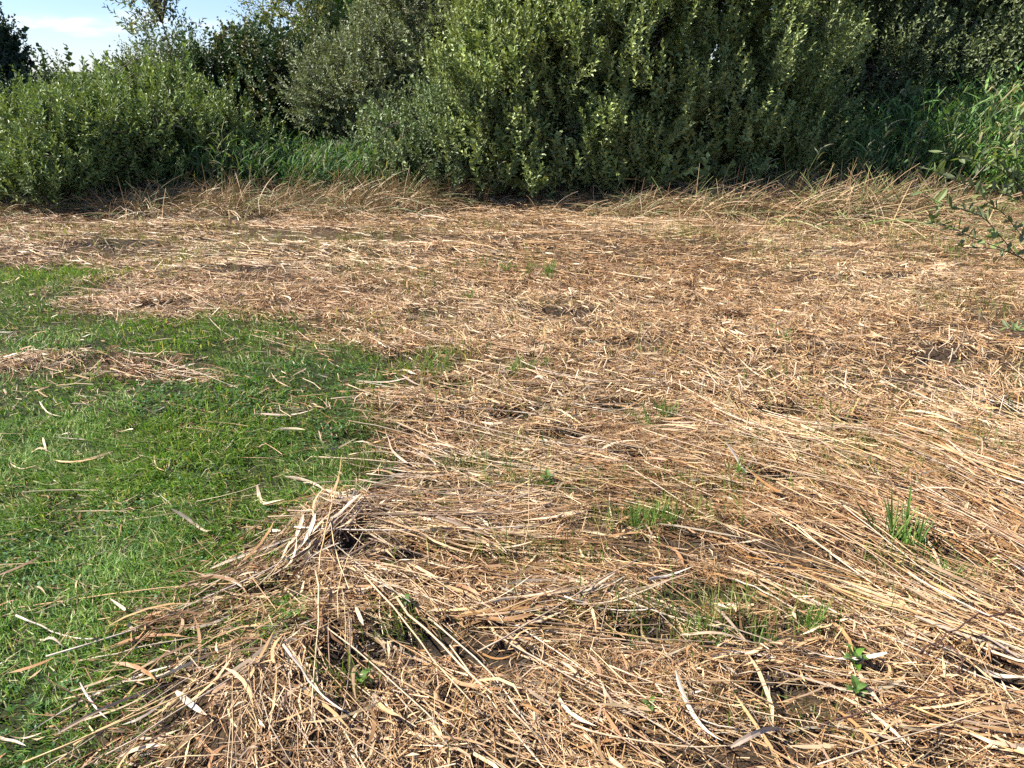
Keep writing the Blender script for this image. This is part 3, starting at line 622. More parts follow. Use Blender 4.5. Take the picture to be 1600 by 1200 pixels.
# single reeds that stand out of the beds
def reed_plant(rng, nleaf, h):
    st = np.stack([np.linspace(0, .12 * h, 6), np.zeros(6), np.linspace(-.05, h, 6)], -1)[None]
    stem = mesh_tris('stem', *tubes(st, np.linspace(.0045, .0015, 6)[None], np.array([[.16, .18, .08]]), 5), M_leaf2, True)
    lv = []
    for j in range(nleaf):
        f = .3 + .7 * (j + .5) / nleaf; a = (0 if j % 2 else np.pi) + rng.normal(0, .5)
        P, S, W, N = reed_leaf_strips(rng, np.zeros((1, 3)), np.array([a]), np.array([rng.uniform(.24, .40)]), np.array([rng.uniform(.014, .024)]), np.array([rng.uniform(.7, 1.25)]), np.array([rng.uniform(.05, .7)]), 7)
        c = np.array([[.13, .18, .085]]) if rng.random() < .7 else np.array([[.30, .27, .14]])
        lv.append((mesh_tris('leaf', *strips(P, S, W, c, .35, N), M_leaf2), (.12 * h * f, 0, h * f)))
    return stem, lv
rng = np.random.default_rng(210)
PROTO = [reed_plant(rng, 7 + i, .85 + .12 * i) for i in range(4)]
def place_reed(x, y, k, s, rz, tilt, label, group):
    stem, lv = PROTO[k]
    r = link('green_reed', None, label=label, cat='reed', group=group, loc=(x, y, float(H(np.array(x), np.array(y)))))
    r.rotation_euler = (tilt[0], tilt[1], rz); r.scale = (s, s, s)
    link('stem', stem, r)
    for me, lc in lv: link('leaf', me, r, loc=lc)
for i in range(26):
    xx = rng.uniform(4.3, 7.6); yy = 9.75 + rng.random() * .9 + max(0, 5.2 - xx) * .5
    place_reed(xx, yy, rng.integers(4), rng.uniform(.75, 1.15), rng.uniform(-.8, .8), (rng.normal(0, .1), rng.normal(.12, .12)), 'single upright reed standing out along the front of the tall blue-green reed bed', 'reeds at the front of the tall bed')
for i in range(14):
    px = rng.uniform(300, 640); yy = rng.uniform(9.9, 10.6); xx = (px - 800) / FPX * (yy * cp + .5)
    place_reed(xx, yy, rng.integers(4), rng.uniform(.45, .75), rng.uniform(-.8, .8), (rng.normal(0, .15), rng.normal(.25, .2)), 'single short reed poking out of the low shaded reed bed', 'reeds poking out of the low bed')
for px, s in ((1335, .8), (1258, .75), (1185, .6), (770, .55)):
    yy = 9.75; xx = (px - 800) / FPX * (yy * cp + .5)
    place_reed(xx, yy, 1, s, rng.uniform(-.5, .5), (0, .05), 'lone green reed growing up through the dry bank below the largest willow', 'reeds in the dry bank')

# ------------------------------------------------------------------ dry bank: bent-over dead reed tussocks along the far edge
def tussock(seed, n, h, lean, az, spread, cols):
    rng = np.random.default_rng(seed); k = 6; t = np.linspace(0, 1, k)[None]
    b = rng.normal(0, spread, (n, 2)) * np.array([1.6, 1.0]); a = az + rng.normal(0, .9, n) + np.pi * (rng.random(n) < .3); L = h * rng.uniform(.55, 1.35, n); le = np.clip(lean + rng.normal(0, .3, n), -.4, 1.5)
    out = (np.sin(le)[:, None] * t + .35 * np.abs(le)[:, None] * t ** 2) * L[:, None]; up = (np.cos(le)[:, None] * t - np.abs(le)[:, None] * .45 * t ** 2.2) * L[:, None]
    P = np.stack([b[:, :1] + np.cos(a)[:, None] * out, b[:, 1:] + np.sin(a)[:, None] * out, np.maximum(up, .005 * t) + (rng.random((n, 1)) * .04 - .02)], -1)
    D = unit(np.gradient(P, axis=1)); S = unit(np.cross(D, rng.normal(0, 1, (n, 1, 3)))); N = np.cross(S, D)
    W = rng.uniform(.003, .011, n)[:, None] * .5 * (1.1 - .7 * t) + np.zeros((n, k))
    cb = np.array(cols); c = cb[rng.choice(len(cb), n)] * (1 + rng.normal(0, .2, (n, 1)))
    return mesh_tris('dry_reed_tussock', *strips(P, S, W, np.clip(c, .01, .7)), M_straw)
TC = [(.36, .235, .125), (.43, .30, .165), (.27, .165, .082), (.20, .120, .058), (.36, .26, .145), (.17, .19, .065), (.12, .16, .045)]
TUS = [tussock(300 + i, 230, .42 + .06 * (i % 4), [.7, 1.0, 1.25, .95][i % 4], 0, .17, TC) for i in range(16)]
rng = np.random.default_rng(310)
def tus(px, py, sc_, rz, label, group, k=None):
    label = '%s %s%s' % ('low' if sc_ < .85 else 'big' if sc_ > 1.15 else 'middling', label, '' if 'foot' in label else ', below the lime-green willow' if 115 < px < 290 else ', below the dark ragged shrub' if 290 <= px < 480 else ', below the rounded grey willow' if 480 <= px < 640 else ', in its shaded start' if 700 < px < 960 else ', beside the lone green reed' if 1150 < px < 1350 else '')
    group = label
    x, y = [float(v) for v in G(px, py)]
    o = link('dry_reed_tussock', TUS[k if k is not None else int(rng.integers(16))], label=label, cat='tussock', group=group, loc=(x, y, float(H(np.array(x), np.array(y)))))
    o.rotation_euler = (0, 0, rz); o.scale = (sc_, sc_, sc_ * rng.uniform(.75, 1.05))
for i in range(34):
    u = i / 33; tus(125 + 545 * u + rng.normal(0, 10), 338 - 8 * u - rng.random() * 18, rng.uniform(.7, 1.2) * (.8 + .35 * u), rng.normal(.3, .8), 'bent dead reed tussock along the edge', 'tussocks along the left edge')
for i in range(46):
    u = i / 45; tus(840 + 620 * u + rng.normal(0, 10), 333 + 12 * u - rng.random() * 24, rng.uniform(.7, 1.2) * (.65 + .6 * min(1, u * 1.6)), rng.normal(.2, .8), 'bent dead reed tussock on the dry bank', 'tussocks along the right edge')
for i in range(12):
    tus(1440 + rng.random() * 220, 322 + rng.random() * 16, rng.uniform(.6, .9), rng.normal(0, 1.2), 'flattened dead reed tussock in front of the tall blue-green reed bed', 'tussocks before the tall reeds')
for i in range(6):
    tus(655 + rng.normal(0, 22), 316 + rng.normal(0, 4), rng.uniform(1.1, 1.45), rng.normal(.35, .25), 'upright tan reed tussock at the left foot of the largest willow', 'upright tussocks by the willow foot', 0)
for i in range(5):
    tus(10 + i * 22 + rng.normal(0, 6), 335 + rng.normal(0, 4), rng.uniform(.5, .8), rng.normal(0, 1.5), 'small dead reed tussock at the foot of the lime-green willow', 'tussocks at the left willow')

# ------------------------------------------------------------------ stubble: cut reed stumps standing in the straw
def stub_mesh(seed):
    r = np.random.default_rng(seed); h = .075; P = np.array([[[0, 0, -.02], [r.normal(0, .004), r.normal(0, .004), h * .5], [r.normal(0, .012), r.normal(0, .012), h]]])
    return mesh_tris('reed_stubble', *tubes(P, np.array([[.0035, .003, .0028]]), np.array([[.50, .33, .17]]), 4), M_straw1)
STB = [stub_mesh(s) for s in range(6)]
rng = np.random.default_rng(330)
n = 14000; x, y = sample_field(rng, n, 2.6, 9.0); pxx, pyy = proj(x, y)
w = np.clip((pxx - 620) / 500, 0, 1) * (1 - lawn(x, y)) * np.clip((760 - pyy) / 120, 0, 1) * np.clip((noise2(x, y, 1.5, 71) - .25) * 2.2, .1, 1) + .05 * (1 - lawn(x, y))
kp = rng.random(n) < w * .62; x, y = x[kp], y[kp]; o_ = np.argsort(y); x, y = x[o_], y[o_]; z = H(x, y)
inv = np.abs(proj(x, y)[0] - 800) < 800
STUMPS = []; idx = np.where(inv)[0][:300]; rest = np.setdiff1d(np.arange(len(x)), idx)
for i in idx:
    o = link('reed_stubble', STB[int(rng.integers(6))], label='stump', cat='stubble', group='standing reed stumps', loc=(x[i], y[i], z[i])); STUMPS.append(o)
    o.rotation_euler = (rng.normal(0, .38), rng.normal(0, .38), rng.random() * 6.28); s = rng.uniform(.7, 1.3); o.scale = (s, s, s * rng.uniform(.6, 1.4))
xr, yr, zr = x[rest], y[rest], z[rest]; n = len(xr); h = rng.uniform(.035, .085, n); dx, dy = rng.normal(0, .03, n), rng.normal(0, .03, n)
P = np.stack([np.stack([xr, yr, zr - .01], -1), np.stack([xr + dx, yr + dy, zr + h], -1)], 1)
c = np.array([.50, .34, .18]) * (1 + rng.normal(0, .2, (n, 1)))
link('stubble_field', mesh_tris('stubble_field', *tubes(P, np.full((n, 2), .0032) * rng.uniform(.8, 1.4, (n, 1)), np.clip(c, .02, .8), 3), M_straw), label='far short reed stubble standing in the straw towards the willows', cat='stubble', kind='stuff')

# ------------------------------------------------------------------ single stalks and leaves one can pick out
TONES = [('whitish', (.52, .40, .27)), ('straw-yellow', (.46, .325, .18)), ('tan', (.39, .262, .148)), ('brown', (.25, .145, .07))]
def stalk_mesh(seed, tone):
    r = np.random.default_rng(seed); k = 9; t = np.linspace(-.5, .5, k)
    P = np.stack([t, np.cumsum(r.normal(0, .0028, k)) + .014 * r.normal() * t ** 2 * 4, .03 * r.normal() * (t * 2) ** 2 * .4], -1)[None]
    R = (np.linspace(1, .6, k) * .0024)[None]
    V, T, C_ = tubes(P, R, np.array([tone]) * r.uniform(.92, 1.08), 5)
    C_ = C_.reshape(k, 5, 3) * (1 + r.normal(0, .09, (k, 1, 1)))
    return mesh_tris('reed_stalk', V, T, C_.reshape(-1, 3), M_straw1, True)
def leaf_mesh(seed, tone, bow=1.):
    r = np.random.default_rng(seed); k = 9; t = np.linspace(-.5, .5, k)
    P = np.stack([t * .34, .018 * bow * r.normal() * (t * 2) ** 2, .010 * r.normal() * np.sin(t * 5 + r.normal()) + .012 * abs(r.normal()) * (t * 2) ** 2], -1)[None]
    tw = r.normal(0, .8) * t + r.normal(0, .3)
    S = np.stack([np.zeros(k), np.cos(tw), np.sin(tw)], -1)[None]; N = np.stack([np.zeros(k), -np.sin(tw), np.cos(tw)], -1)[None]
    W = (np.clip(1 - (t + .5) ** 2.5, .04, 1) * np.clip(.45 + 5 * (t + .5), 0, 1) * .0058 * r.uniform(.75, 1.25))[None]
    V, T, C_ = strips(P, S, W, np.array([tone]) * r.uniform(.9, 1.08), r.uniform(-.6, .6), N)
    C_ = C_.reshape(k, 3, 3) * (1 + r.normal(0, .06, (k, 3, 1)))
    return mesh_tris('dry_reed_leaf', V, T, C_.reshape(-1, 3), M_straw1)
STK = [stalk_mesh(400 + i, TONES[i % 4][1]) for i in range(16)]; LVS = [leaf_mesh(430 + i, TONES[i % 4][1]) for i in range(16)]
FRG = [leaf_mesh(460 + i, TONES[i % 4][1], .12) for i in range(16)]
# landmarks in the field that labels refer to
MARKS = [(700, 580, 'by the grassy rise'), (1010, 660, 'by the yellowish sprouts'), (1398, 850, 'by the green tuft at the mud hole'), (1020, 820, 'by the mossy patch'), (540, 838, 'on the pile at the lawn corner'),
         (735, 862, 'by the flat leaf sheaf'), (895, 948, 'by the twisted leaf sheaf'), (1480, 735, 'by the spread leaf swath'), (1420, 985, 'by the combed leaf swath'), (430, 1110, 'on the brown heap at the lawn edge'),
         (680, 1010, 'by the dark gap with seedlings'), (1090, 1000, 'by the mown green patch'), (1333, 1075, 'by the two bright seedlings'), (1530, 1110, 'among the bramble stems'), (850, 760, 'by the lone small seedling'), (1200, 745, 'by the dark twiggy hole'),
         (330, 1030, 'on the bundle reaching over the lawn'), (1015, 1130, 'by the tiny seedling'), (1250, 645, 'by the pair of dark hollows'), (640, 700, 'along the lawn corner')]
MKG = [(*[float(v) for v in G(a, b)], c) for a, b, c in MARKS]
FAR = [(1480, 560, 'in the stubble far behind the spread swath'), (1385, 445, 'by the dark hole far out in the stubble'), (1150, 500, 'in the open stubble'), (885, 490, 'by the long dark hollow in the far straw'), (740, 440, 'by the thin far sprouts'), (1560, 480, 'under the leaning willow sapling'), (1090, 385, 'by the dark hole near the largest willow')]
MKF = MKG + [(*[float(v) for v in G(a, b)], c) for a, b, c in FAR]
for o in STUMPS:
    w_ = min(MKF, key=lambda m: (m[0] - o.location.x) ** 2 + (m[1] - o.location.y) ** 2)[2]
    t_ = 'tall' if o.scale.z > 1.25 else 'low' if o.scale.z < .75 else 'upright'
    if abs(o.rotation_euler.x) > .45 or abs(o.rotation_euler.y) > .45: t_ = 'tilted ' + t_
    o['label'] = o['group'] = '%s cut reed stump standing %s' % (t_, w_)
def mark(x, y): return min(MKG, key=lambda m: (m[0] - x) ** 2 + (m[1] - y) ** 2)[2]
def lay(kind, x, y, ang, L, wmul, up, rng, label, group, pitch=None, name=None, tone=None):
    ex, ey = math.cos(ang) * L / 2, math.sin(ang) * L / 2
    h = H(np.array([x - ex, x - ex / 2, x, x + ex / 2, x + ex]), np.maximum(np.array([y - ey, y - ey / 2, y, y + ey / 2, y + ey]), .3))
    pt = math.atan2(h[4] - h[0], L) if pitch is None else pitch
    line = h[2] + np.tan(pt) * np.array([-.5, -.25, 0, .25, .5]) * L
    z = h[2] + max(0, float((h - line).max())) * .7 + up
    if pitch is not None and abs(pitch) > .2: z = h[2] + abs(math.sin(pitch)) * L / 2
    vi = int(rng.integers(4)) * 4 + (tone if tone is not None else int(rng.choice(4, p=[.2, .3, .3, .2])))
    if label is None:
        ln = 'short' if L < .45 else 'long'
        label = '%s %s %s lying loose %s' % (ln if kind == 'stalk' else ('slim' if wmul < 1 else 'broad'), TONES[vi % 4][0], 'cut reed stalk' if kind == 'stalk' else 'dry reed leaf', mark(x, y)); group = label
    o = link(name or ('reed_stalk' if kind == 'stalk' else 'dry_reed_leaf'), (STK if kind == 'stalk' else FRG if L < .15 else LVS)[vi], label=label, cat='reed stalk' if kind == 'stalk' else 'dry leaf', group=group, loc=(x, y, z))
    o.rotation_euler = (rng.normal(0, .35) if kind != 'stalk' else rng.random() * .6, -pt, ang)
    o.scale = (L if kind == 'stalk' else L / .34, wmul, wmul)
    return o
rng = np.random.default_rng(440)
def near_spots(n, y0, y1, need):
    out = []
    while len(out) < n:
        x, y = sample_field(rng, 600, y0, y1); px, py = proj(x, y)
        kp = (np.abs(px - 800) < 830) & (rng.random(600) < need(x, y)) & (py < 1230)
        out += list(zip(x[kp], y[kp]))
    return out[:n]
onstraw = lambda x, y: np.clip((1 - lawn(x, y) * 1.4) * (1 - .5 * holes(x, y)) * (.25 + 1.4 * (noise2(x, y, 1.8, 81) - .25)), 0, 1)
for x, y in near_spots(285, 1.3, 4.0, onstraw):
    lay('stalk', x, y, float(flow(np.array(x), np.array(y))) + rng.normal(0, .3), rng.uniform(.25, .95), rng.uniform(.6, 1.3), rng.uniform(.02, .05), rng, None, None)
for x, y in near_spots(110, 1.3, 4.4, onstraw):
    lay('leaf', x, y, float(flow(np.array(x), np.array(y))) + rng.normal(0, .5) + (math.pi if rng.random() < .5 else 0), rng.uniform(.12, .34), rng.uniform(.7, 1.4), rng.uniform(.02, .05), rng, None, None)
# sheaves of broad leaves pressed together
SHEAF = [(735, 862, 6, 20, .36, .04, 'pale leaf in the flat sheaf pressed across the middle of the straw'), (895, 948, -10, 20, .38, .035, 'leaf in the twisted sheaf beside the dark gap with seedlings'), (525, 850, -38, 20, .30, .05, 'leaf fanned out in the pile at the lawn corner'),
         (1480, 735, 28, 22, .50, .09, 'leaf in the spread swath between stubble and mud hole'), (1420, 985, 22, 22, .46, .07, 'leaf in the combed swath behind the bramble stems'), (300, 1062, -22, 9, .36, .04, 'leaf in the bundle reaching out over the lawn'),
         (600, 835, 20, 14, .28, .08, 'short leaf strewn between the pile and the flat sheaf'), (640, 745, 5, 9, .32, .06, 'leaf in the row along the lawn corner'), (1300, 690, 6, 12, .5, .07, 'leaf in the thin swath by the pair of dark hollows')]
for (px, py, a, n, L, sp_, lab) in SHEAF:
    t = math.radians(a); x0, y0 = [float(v) for v in G(px, py)]; x1, y1 = [float(v) for v in G(px + 14 * math.cos(t), py + 14 * math.sin(t))]
    ga = math.atan2(y1 - y0, x1 - x0)
    for q in range(n):
        u, v = rng.normal(0, .35) * L, rng.normal(0, sp_); tn = int(rng.choice(4, p=[.22, .3, .3, .18])); lb = '%s dry %s' % (TONES[tn][0], lab)
        lay('leaf', x0 + math.cos(ga) * u - math.sin(ga) * v, y0 + math.sin(ga) * u + math.cos(ga) * v, ga + rng.normal(0, .13) + (math.pi if rng.random() < .4 else 0), L * rng.uniform(.5, 1.1), rng.uniform(.55, 1.15), .02 + q * .0014, rng, lb, lb, tone=tn)
def lay_px(kind, a, b, c, d, wmul, up, label, group=None, pitch=None, tone=None):
    x0, y0 = [float(v) for v in G(a, b)]; x1, y1 = [float(v) for v in G(c, d)]
    return lay(kind, (x0 + x1) / 2, (y0 + y1) / 2, math.atan2(y1 - y0, x1 - x0), math.hypot(x1 - x0, y1 - y0), wmul, up, rng, label, group, pitch, None, tone)
lay_px('stalk', -60, 962, 560, 916, 1.2, .03, 'very long thin reed stalk reaching from the straw far across the lawn', tone=1)
lay_px('stalk', 40, 983, 172, 1018, 1.3, .02, 'short pale stalk lying on the lawn beside the very long one', tone=0)
lay_px('stalk', 100, 1055, 330, 1020, 1.1, .03, 'reed stalk pointing out of the leaf bundle over the lawn', tone=1)
LITTER = [(285, 824, 348, 850, 1.8), (393, 783, 437, 816, 1.7), (462, 756, 520, 782, 1.5), (205, 645, 292, 658, 1.3), (410, 667, 492, 660, 1.5), (428, 600, 452, 622, 1.3), (0, 618, 34, 634, 1.0), (45, 706, 82, 714, 1.0),
          (62, 648, 98, 672, .8), (115, 648, 152, 645, .9), (518, 716, 560, 690, 1.2), (556, 660, 578, 722, 1.4), (120, 806, 212, 815, .8), (168, 872, 112, 902, .7), (127, 908, 124, 944, 1.2), (58, 925, 78, 947, 1.2), (152, 1124, 205, 1125, 1.0),
          (284, 1108, 332, 1152, 1.6), (130, 1095, 172, 1150, .6), (205, 995, 232, 1012, 1.2), (15, 735, 60, 742, .7), (70, 692, 74, 722, 1.0), (225, 860, 262, 885, .7), (340, 690, 420, 685, .8), (380, 725, 440, 730, .6),
          (440, 868, 480, 800, .6), (330, 900, 480, 860, 1.0), (170, 985, 255, 960, .7), (65, 1010, 105, 1030, .9), (0, 1165, 45, 1185, 1.), (235, 540, 280, 540, .8), (320, 500, 365, 540, .6), (390, 530, 500, 560, .7), (310, 855, 350, 905, .7), (100, 1110, 190, 1100, .6), (480, 735, 530, 745, 1.2)]
for a, b, c, d, wm in LITTER:
    wm *= .8; lb = '%s dry reed leaf lying loose on the green lawn' % ('slim pale' if wm < .75 else 'broad pale' if wm > 1 else 'pale')
    lay_px('leaf', a, b, c, d, wm, .030, lb, lb, tone=int(rng.choice([0, 1, 1])))
onlawn = lambda x, y: np.clip(lawn(x, y) * 1.3 - .3, 0, 1)
for x, y in near_spots(270, 1.2, 5.6, onlawn):
    lf = rng.random() < .6; lb = '%s pale straw fragment caught in the lawn grass' % ('flat' if lf else 'thin round')
    lay('leaf' if lf else 'stalk', x, y, rng.random() * 6.28, rng.uniform(.03, .16), rng.uniform(.3, .7), rng.uniform(.016, .036), rng, lb, lb, rng.normal(0, .15), 'straw_fragment', int(rng.choice([0, 1, 1, 2])))
# a few named pieces on the straw
for (a, b, c, d, k, w, up, pit, tn, lab) in [
    (615, 965, 862, 1195, 'stalk', 1.7, .05, None, 0, 'thick pale stalk slanting across the dark gap with seedlings'),
    (580, 930, 760, 1150, 'stalk', 1.3, .05, None, 1, 'thin stalk running alongside the thick pale slanting one'),
    (455, 1075, 560, 1160, 'stalk', 1.5, .05, None, 0, 'whitish stalk lying across the brown straw heap'),
    (1010, 720, 975, 775, 'stalk', 1.1, .05, .5, 3, 'dark stalk sticking up out of the straw at a slant'),
    (905, 610, 860, 668, 'stalk', .8, .05, .3, 2, 'thin stalk raised off the straw behind the slanting dark one'),
    (815, 905, 830, 820, 'stalk', .8, .08, .6, 2, 'fine upright stalk leaning over the flat leaf sheaf'),
    (925, 1035, 960, 950, 'stalk', .7, .08, .6, 3, 'fine upright stalk leaning beside the twisted leaf sheaf'),
    (1060, 1015, 1190, 1035, 'leaf', 1.7, .05, None, 2, 'broad hooked dry leaf by the mown green patch'),
    (1532, 1060, 1612, 1078, 'leaf', 1.5, .035, None, 0, 'wide curled cream leaf beside the dark bramble stems'),
    (1130, 1180, 1240, 1150, 'leaf', 1.7, .05, None, 2, 'broad dry leaf arching low between brambles and tiny seedling')]:
    lay_px(k, a, b, c, d, w, up, lab, None, pit, tn)

# ------------------------------------------------------------------ green sprouts in the straw
def sprout(seed, n, h, broad):
    r = np.random.default_rng(seed); k = 5; B = np.concatenate([r.normal(0, .018, (n, 2)), np.full((n, 1), -.01)], 1)
    P, S, W, N = reed_leaf_strips(r, B, r.random(n) * 6.28, h * r.uniform(.6, 1.25, n), r.uniform(.004, .009, n) * broad, r.uniform(.95, 1.5, n), r.uniform(.0, .35, n), k)
    c = np.array([(.11, .20, .04), (.14, .23, .05), (.09, .17, .04), (.20, .23, .07)])[r.choice(4, n)] * (1 + r.normal(0, .1, (n, 1)))
    return mesh_tris('grass_tuft', *strips(P, S, W, c, .4, N), M_reed)
SPR = [sprout(500 + i, 14 + 5 * (i % 3), .14, 1) for i in range(6)]
def tuft(px, py, s, label, group=None, n=1):
    for q in range(n):
        x, y = [float(v) for v in G(px + (rng.normal(0, 22) if q else 0), py + (rng.normal(0, 8) if q else 0))]
        o = link('grass_tuft', SPR[int(rng.integers(6))], label=label, cat='grass tuft', group=group, loc=(x, y, float(H(np.array(x), np.array(y))) + .004))
        ss = s * (rng.uniform(.7, 1.15) if q else 1); o.rotation_euler = (rng.normal(0, .12), rng.normal(0, .12), rng.random() * 6.28); o.scale = (ss, ss, ss)
tuft(1398, 850, 1.6, 'bright green grass tuft by the dark mud hole beside the pale swath', 'tuft by the mud hole', 4)
tuft(1145, 735, .9, 'grey-green upright tuft by the dark twigs in mid straw', 'tuft by the dark twigs', 2)
tuft(1478, 910, .8, 'two-bladed green sprout standing alone on the pale swath')
tuft(735, 468, 1.0, 'small yellow-green sprout alone in the far straw', None)
tuft(1265, 1000, .65, 'low green tuft at the end of the combed swath', 'low tufts by the combed swath', 5)
tuft(690, 578, .9, 'green tuft on the grassy rise beside the lawn corner', 'tufts on the grassy rise', 8)
tuft(810, 578, .7, 'green tuft beside the grassy rise', 'tufts beside the grassy rise', 4)
tuft(1010, 660, 1.0, 'yellowish tall sprout in the middle of the field', 'yellowish sprouts', 7)
tuft(1015, 830, .75, 'green tuft in the mossy patch of mid straw', 'tufts in the mossy patch', 9)
tuft(1090, 1000, .6, 'green tuft in the mown green patch', 'tufts in the mown patch', 8)
tuft(825, 430, .9, 'thin sprout in the far straw', 'thin far sprouts', 9)
tuft(1225, 540, .7, 'tiny sprout in the stubble', 'tiny sprouts in stubble', 3)
# broad-leaved seedlings: each leaf is a part
def small_leaf():
    t = np.linspace(0, 1, 5)[None]; P = np.stack([t * .045, 0 * t, .012 * np.sin(t * 3)], -1); S = np.array([[[0, 1., 0]]]); N = np.array([[[0, 0, 1.]]])
    return mesh_tris('leaf', *strips(P, S, np.array([[.003, .010, .012, .008, .001]]), np.array([[.095, .165, .04]]), -.3, np.broadcast_to(N, P.shape)), M_leaf2)
SL = small_leaf()
def seedling(px, py, nl, s, label):
    x, y = [float(v) for v in G(px, py)]; z = float(H(np.array(x), np.array(y)))
    r = link('seedling', None, label=label, cat='seedling', loc=(x, y, z))
    P = np.array([[[0, 0, -.02], [.002, 0, .03], [.0, .002, .06]]]) * s
    link('stem', mesh_tris('stem', *tubes(P, np.array([[.002, .0018, .0012]]), np.array([[.12, .18, .05]]), 5), M_leaf2, True), r)
    for q in range(nl):
        o = link('leaf', SL, r, loc=(0, 0, s * (.02 + .04 * q / nl))); o.rotation_euler = (0, -rng.uniform(.1, .7), q * 2.4 + rng.normal(0, .2)); o.scale = (s * rng.uniform(.8, 1.3),) * 3
seedling(1332, 1052, 9, .9, 'bright green seedling growing through the straw beside the combed swath')
seedling(1335, 1100, 9, .8, 'bright green seedling low in the straw beside the brown bramble stem')
seedling(855, 760, 8, .9, 'small green seedling in the straw by the mossy strip')
seedling(630, 960, 6, .8, 'dark green seedling in the shadowed gap of the straw')
seedling(565, 1090, 6, .8, 'dark green seedling under the brown straw heap')
seedling(1015, 1120, 5, .6, 'tiny seedling in the open straw')

# dead bramble stems
def bramble(pts, r, label):
    Pw = []
    for px, py, z in pts:
        x, y = [float(v) for v in G(px, py)]; Pw.append((x, y, float(H(np.array(x), np.array(y))) + z))
    Pw = np.array(Pw); t = np.linspace(0, len(Pw) - 1, 14); P = np.stack([np.interp(t, np.arange(len(Pw)), Pw[:, i]) for i in range(3)], -1)
    P += np.random.default_rng(len(label)).normal(0, .006, P.shape); o0 = P[0].copy()
    o = link('bramble_stem', mesh_tris('bramble_stem', *tubes((P - o0)[None], np.linspace(r, r * .5, 14)[None], np.array([[.075, .04, .03]]), 5), M_bark, True), label=label, cat='bramble', loc=o0)
    for q in range(3, 13, 2):
        d = np.random.default_rng(q).normal(0, 1, 3); d[2] = abs(d[2]); d = d / np.linalg.norm(d) * .012
        tp = np.array([[(P[q] - o0), (P[q] - o0) + d * .5, (P[q] - o0) + d]])
        link('thorn', mesh_tris('thorn', *tubes(tp, np.array([[.0025, .0014, .0003]]), np.array([[.09, .05, .035]]), 4), M_bark), o)
bramble([(1620, 1010, .09), (1540, 1015, .11), (1470, 1030, .08), (1440, 1050, .03)], .0035, 'dark dead bramble stem arching over the combed swath')
bramble([(1420, 1050, .02), (1460, 1035, .06), (1500, 1075, .05), (1480, 1130, .02)], .003, 'dark bramble stem hooked beside the curled cream leaf')
bramble([(1270, 1150, .02), (1380, 1125, .05), (1500, 1115, .05), (1620, 1100, .03)], .003, 'brown bramble stem lying flat in front of the curled cream leaf')
# dark twig heap at the far left
for q in range(9):
    a = rng.normal(165, 45); b = rng.normal(388, 6); x, y = [float(v) for v in G(a, b)]
    z = float(H(np.array(x), np.array(y))); ang = rng.normal(0, .7)
    k = 6; t = np.linspace(-.5, .5, k); L = rng.uniform(.2, .5)
    P = np.stack([t * L * math.cos(ang), t * L * math.sin(ang), .015 + .05 * rng.random() + rng.normal(0, .12) * t], -1)
    link('dead_twig', mesh_tris('dead_twig', *tubes(P[None], np.linspace(.007, .003, k)[None], np.array([[.16, .125, .09]]), 5), M_bark, True), label='grey-brown dead stick in the small heap near the lime-green willow', cat='stick', group='sticks in the far heap', loc=(x, y, z))

# ------------------------------------------------------------------ willow sapling leaning in from the right: leaves are parts
def sap_leaf(seed):
    r = np.random.default_rng(seed); t = np.linspace(0, 1, 6)[None]
    P = np.stack([t * .075, .006 * r.normal() * t ** 2, .01 * r.normal() * t ** 2], -1); S = np.array([[[0, 1., 0]]]); N = np.array([[[0, 0, 1.]]])
    return mesh_tris('leaf', *strips(P, S, np.array([[.001, .009, .013, .013, .008, .0006]]), np.array([[.15, .19, .075]]) * r.uniform(.8, 1.25), -.25, np.broadcast_to(N, P.shape)), M_leaf2)
SPL = [sap_leaf(600 + i) for i in range(4)]
bx, by = 3.75, 4.9
sap = link('willow_sapling', None, label='thin young willow with loose oval leaves leaning over the straw before the tall reed bed', cat='sapling', loc=(bx, by, 0))
def sapP(px, py, Yd): x, z, _ = At(px, py, Yd); return np.array([float(x) - bx, Yd - by, float(z)])
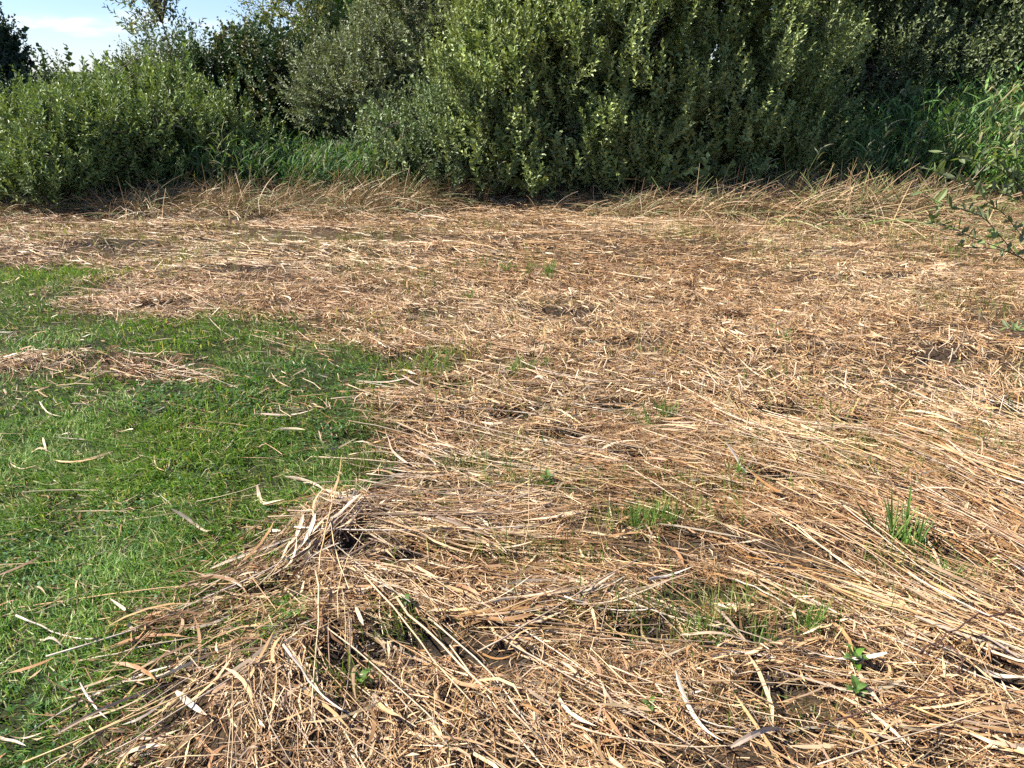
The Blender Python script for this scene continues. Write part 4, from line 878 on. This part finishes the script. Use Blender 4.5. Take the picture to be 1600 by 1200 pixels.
BR = [[np.array([0, 0, -.05]), sapP(1690, 480, 4.9), sapP(1600, 402, 4.8), sapP(1560, 388, 4.75), sapP(1500, 386, 4.7)],
      [np.array([0, 0, -.05]), sapP(1700, 420, 5.0), sapP(1620, 330, 4.95), sapP(1575, 270, 4.9), sapP(1540, 222, 4.85)],
      [sapP(1585, 396, 4.78), sapP(1540, 340, 4.75), sapP(1515, 330, 4.72), sapP(1465, 318, 4.7), sapP(1442, 300, 4.7)],
      [sapP(1612, 320, 4.94), sapP(1560, 300, 4.85), sapP(1510, 290, 4.8), sapP(1462, 268, 4.75)],
      [sapP(1570, 390, 4.75), sapP(1520, 372, 4.7), sapP(1480, 352, 4.7), sapP(1455, 345, 4.7)],
      [sapP(1600, 300, 4.93), sapP(1560, 260, 4.9), sapP(1520, 250, 4.85), sapP(1478, 238, 4.8)],
      [sapP(1590, 290, 4.92), sapP(1590, 250, 4.9), sapP(1585, 215, 4.9), sapP(1592, 185, 4.9)],
      [sapP(1620, 400, 4.85), sapP(1590, 360, 4.8), sapP(1570, 335, 4.8), sapP(1530, 305, 4.75)],
      [sapP(1690, 480, 4.9), sapP(1640, 500, 4.7), sapP(1590, 520, 4.6), sapP(1575, 512, 4.55)]]
for bi, pts in enumerate(BR):
    A = np.array(pts); t = np.linspace(0, len(A) - 1, 12); P = np.stack([np.interp(t, np.arange(len(A)), A[:, i]) for i in range(3)], -1)
    P[1:-1] = (P[:-2] + P[1:-1] * 2 + P[2:]) / 4
    r0 = .009 if bi < 2 else .0032
    b = link('stem' if bi < 2 else 'branch', mesh_tris('stem', *tubes(P[None], np.linspace(r0, .0014, 12)[None], np.array([[.12, .09, .07]]), 5), M_bark, True), sap)
    q0 = 5 if bi < 2 else 2
    for q in np.arange(q0 - 1, 11.7, .36):
        i0 = min(int(q), 10); p = P[i0] * (1 - (q - i0)) + P[i0 + 1] * (q - i0); d = unit(P[i0 + 1] - P[i0])
        if rng.random() < .12: continue
        o = link('leaf', SPL[int(rng.integers(4))], b, loc=p)
        dd = unit(d * .5 + rng.normal(0, .75, 3) + np.array([0, 0, .35]))
        o.rotation_euler = (rng.normal(0, .7), -math.asin(np.clip(dd[2], -1, 1)), math.atan2(dd[1], dd[0])); o.scale = (rng.uniform(.7, 1.25),) * 3
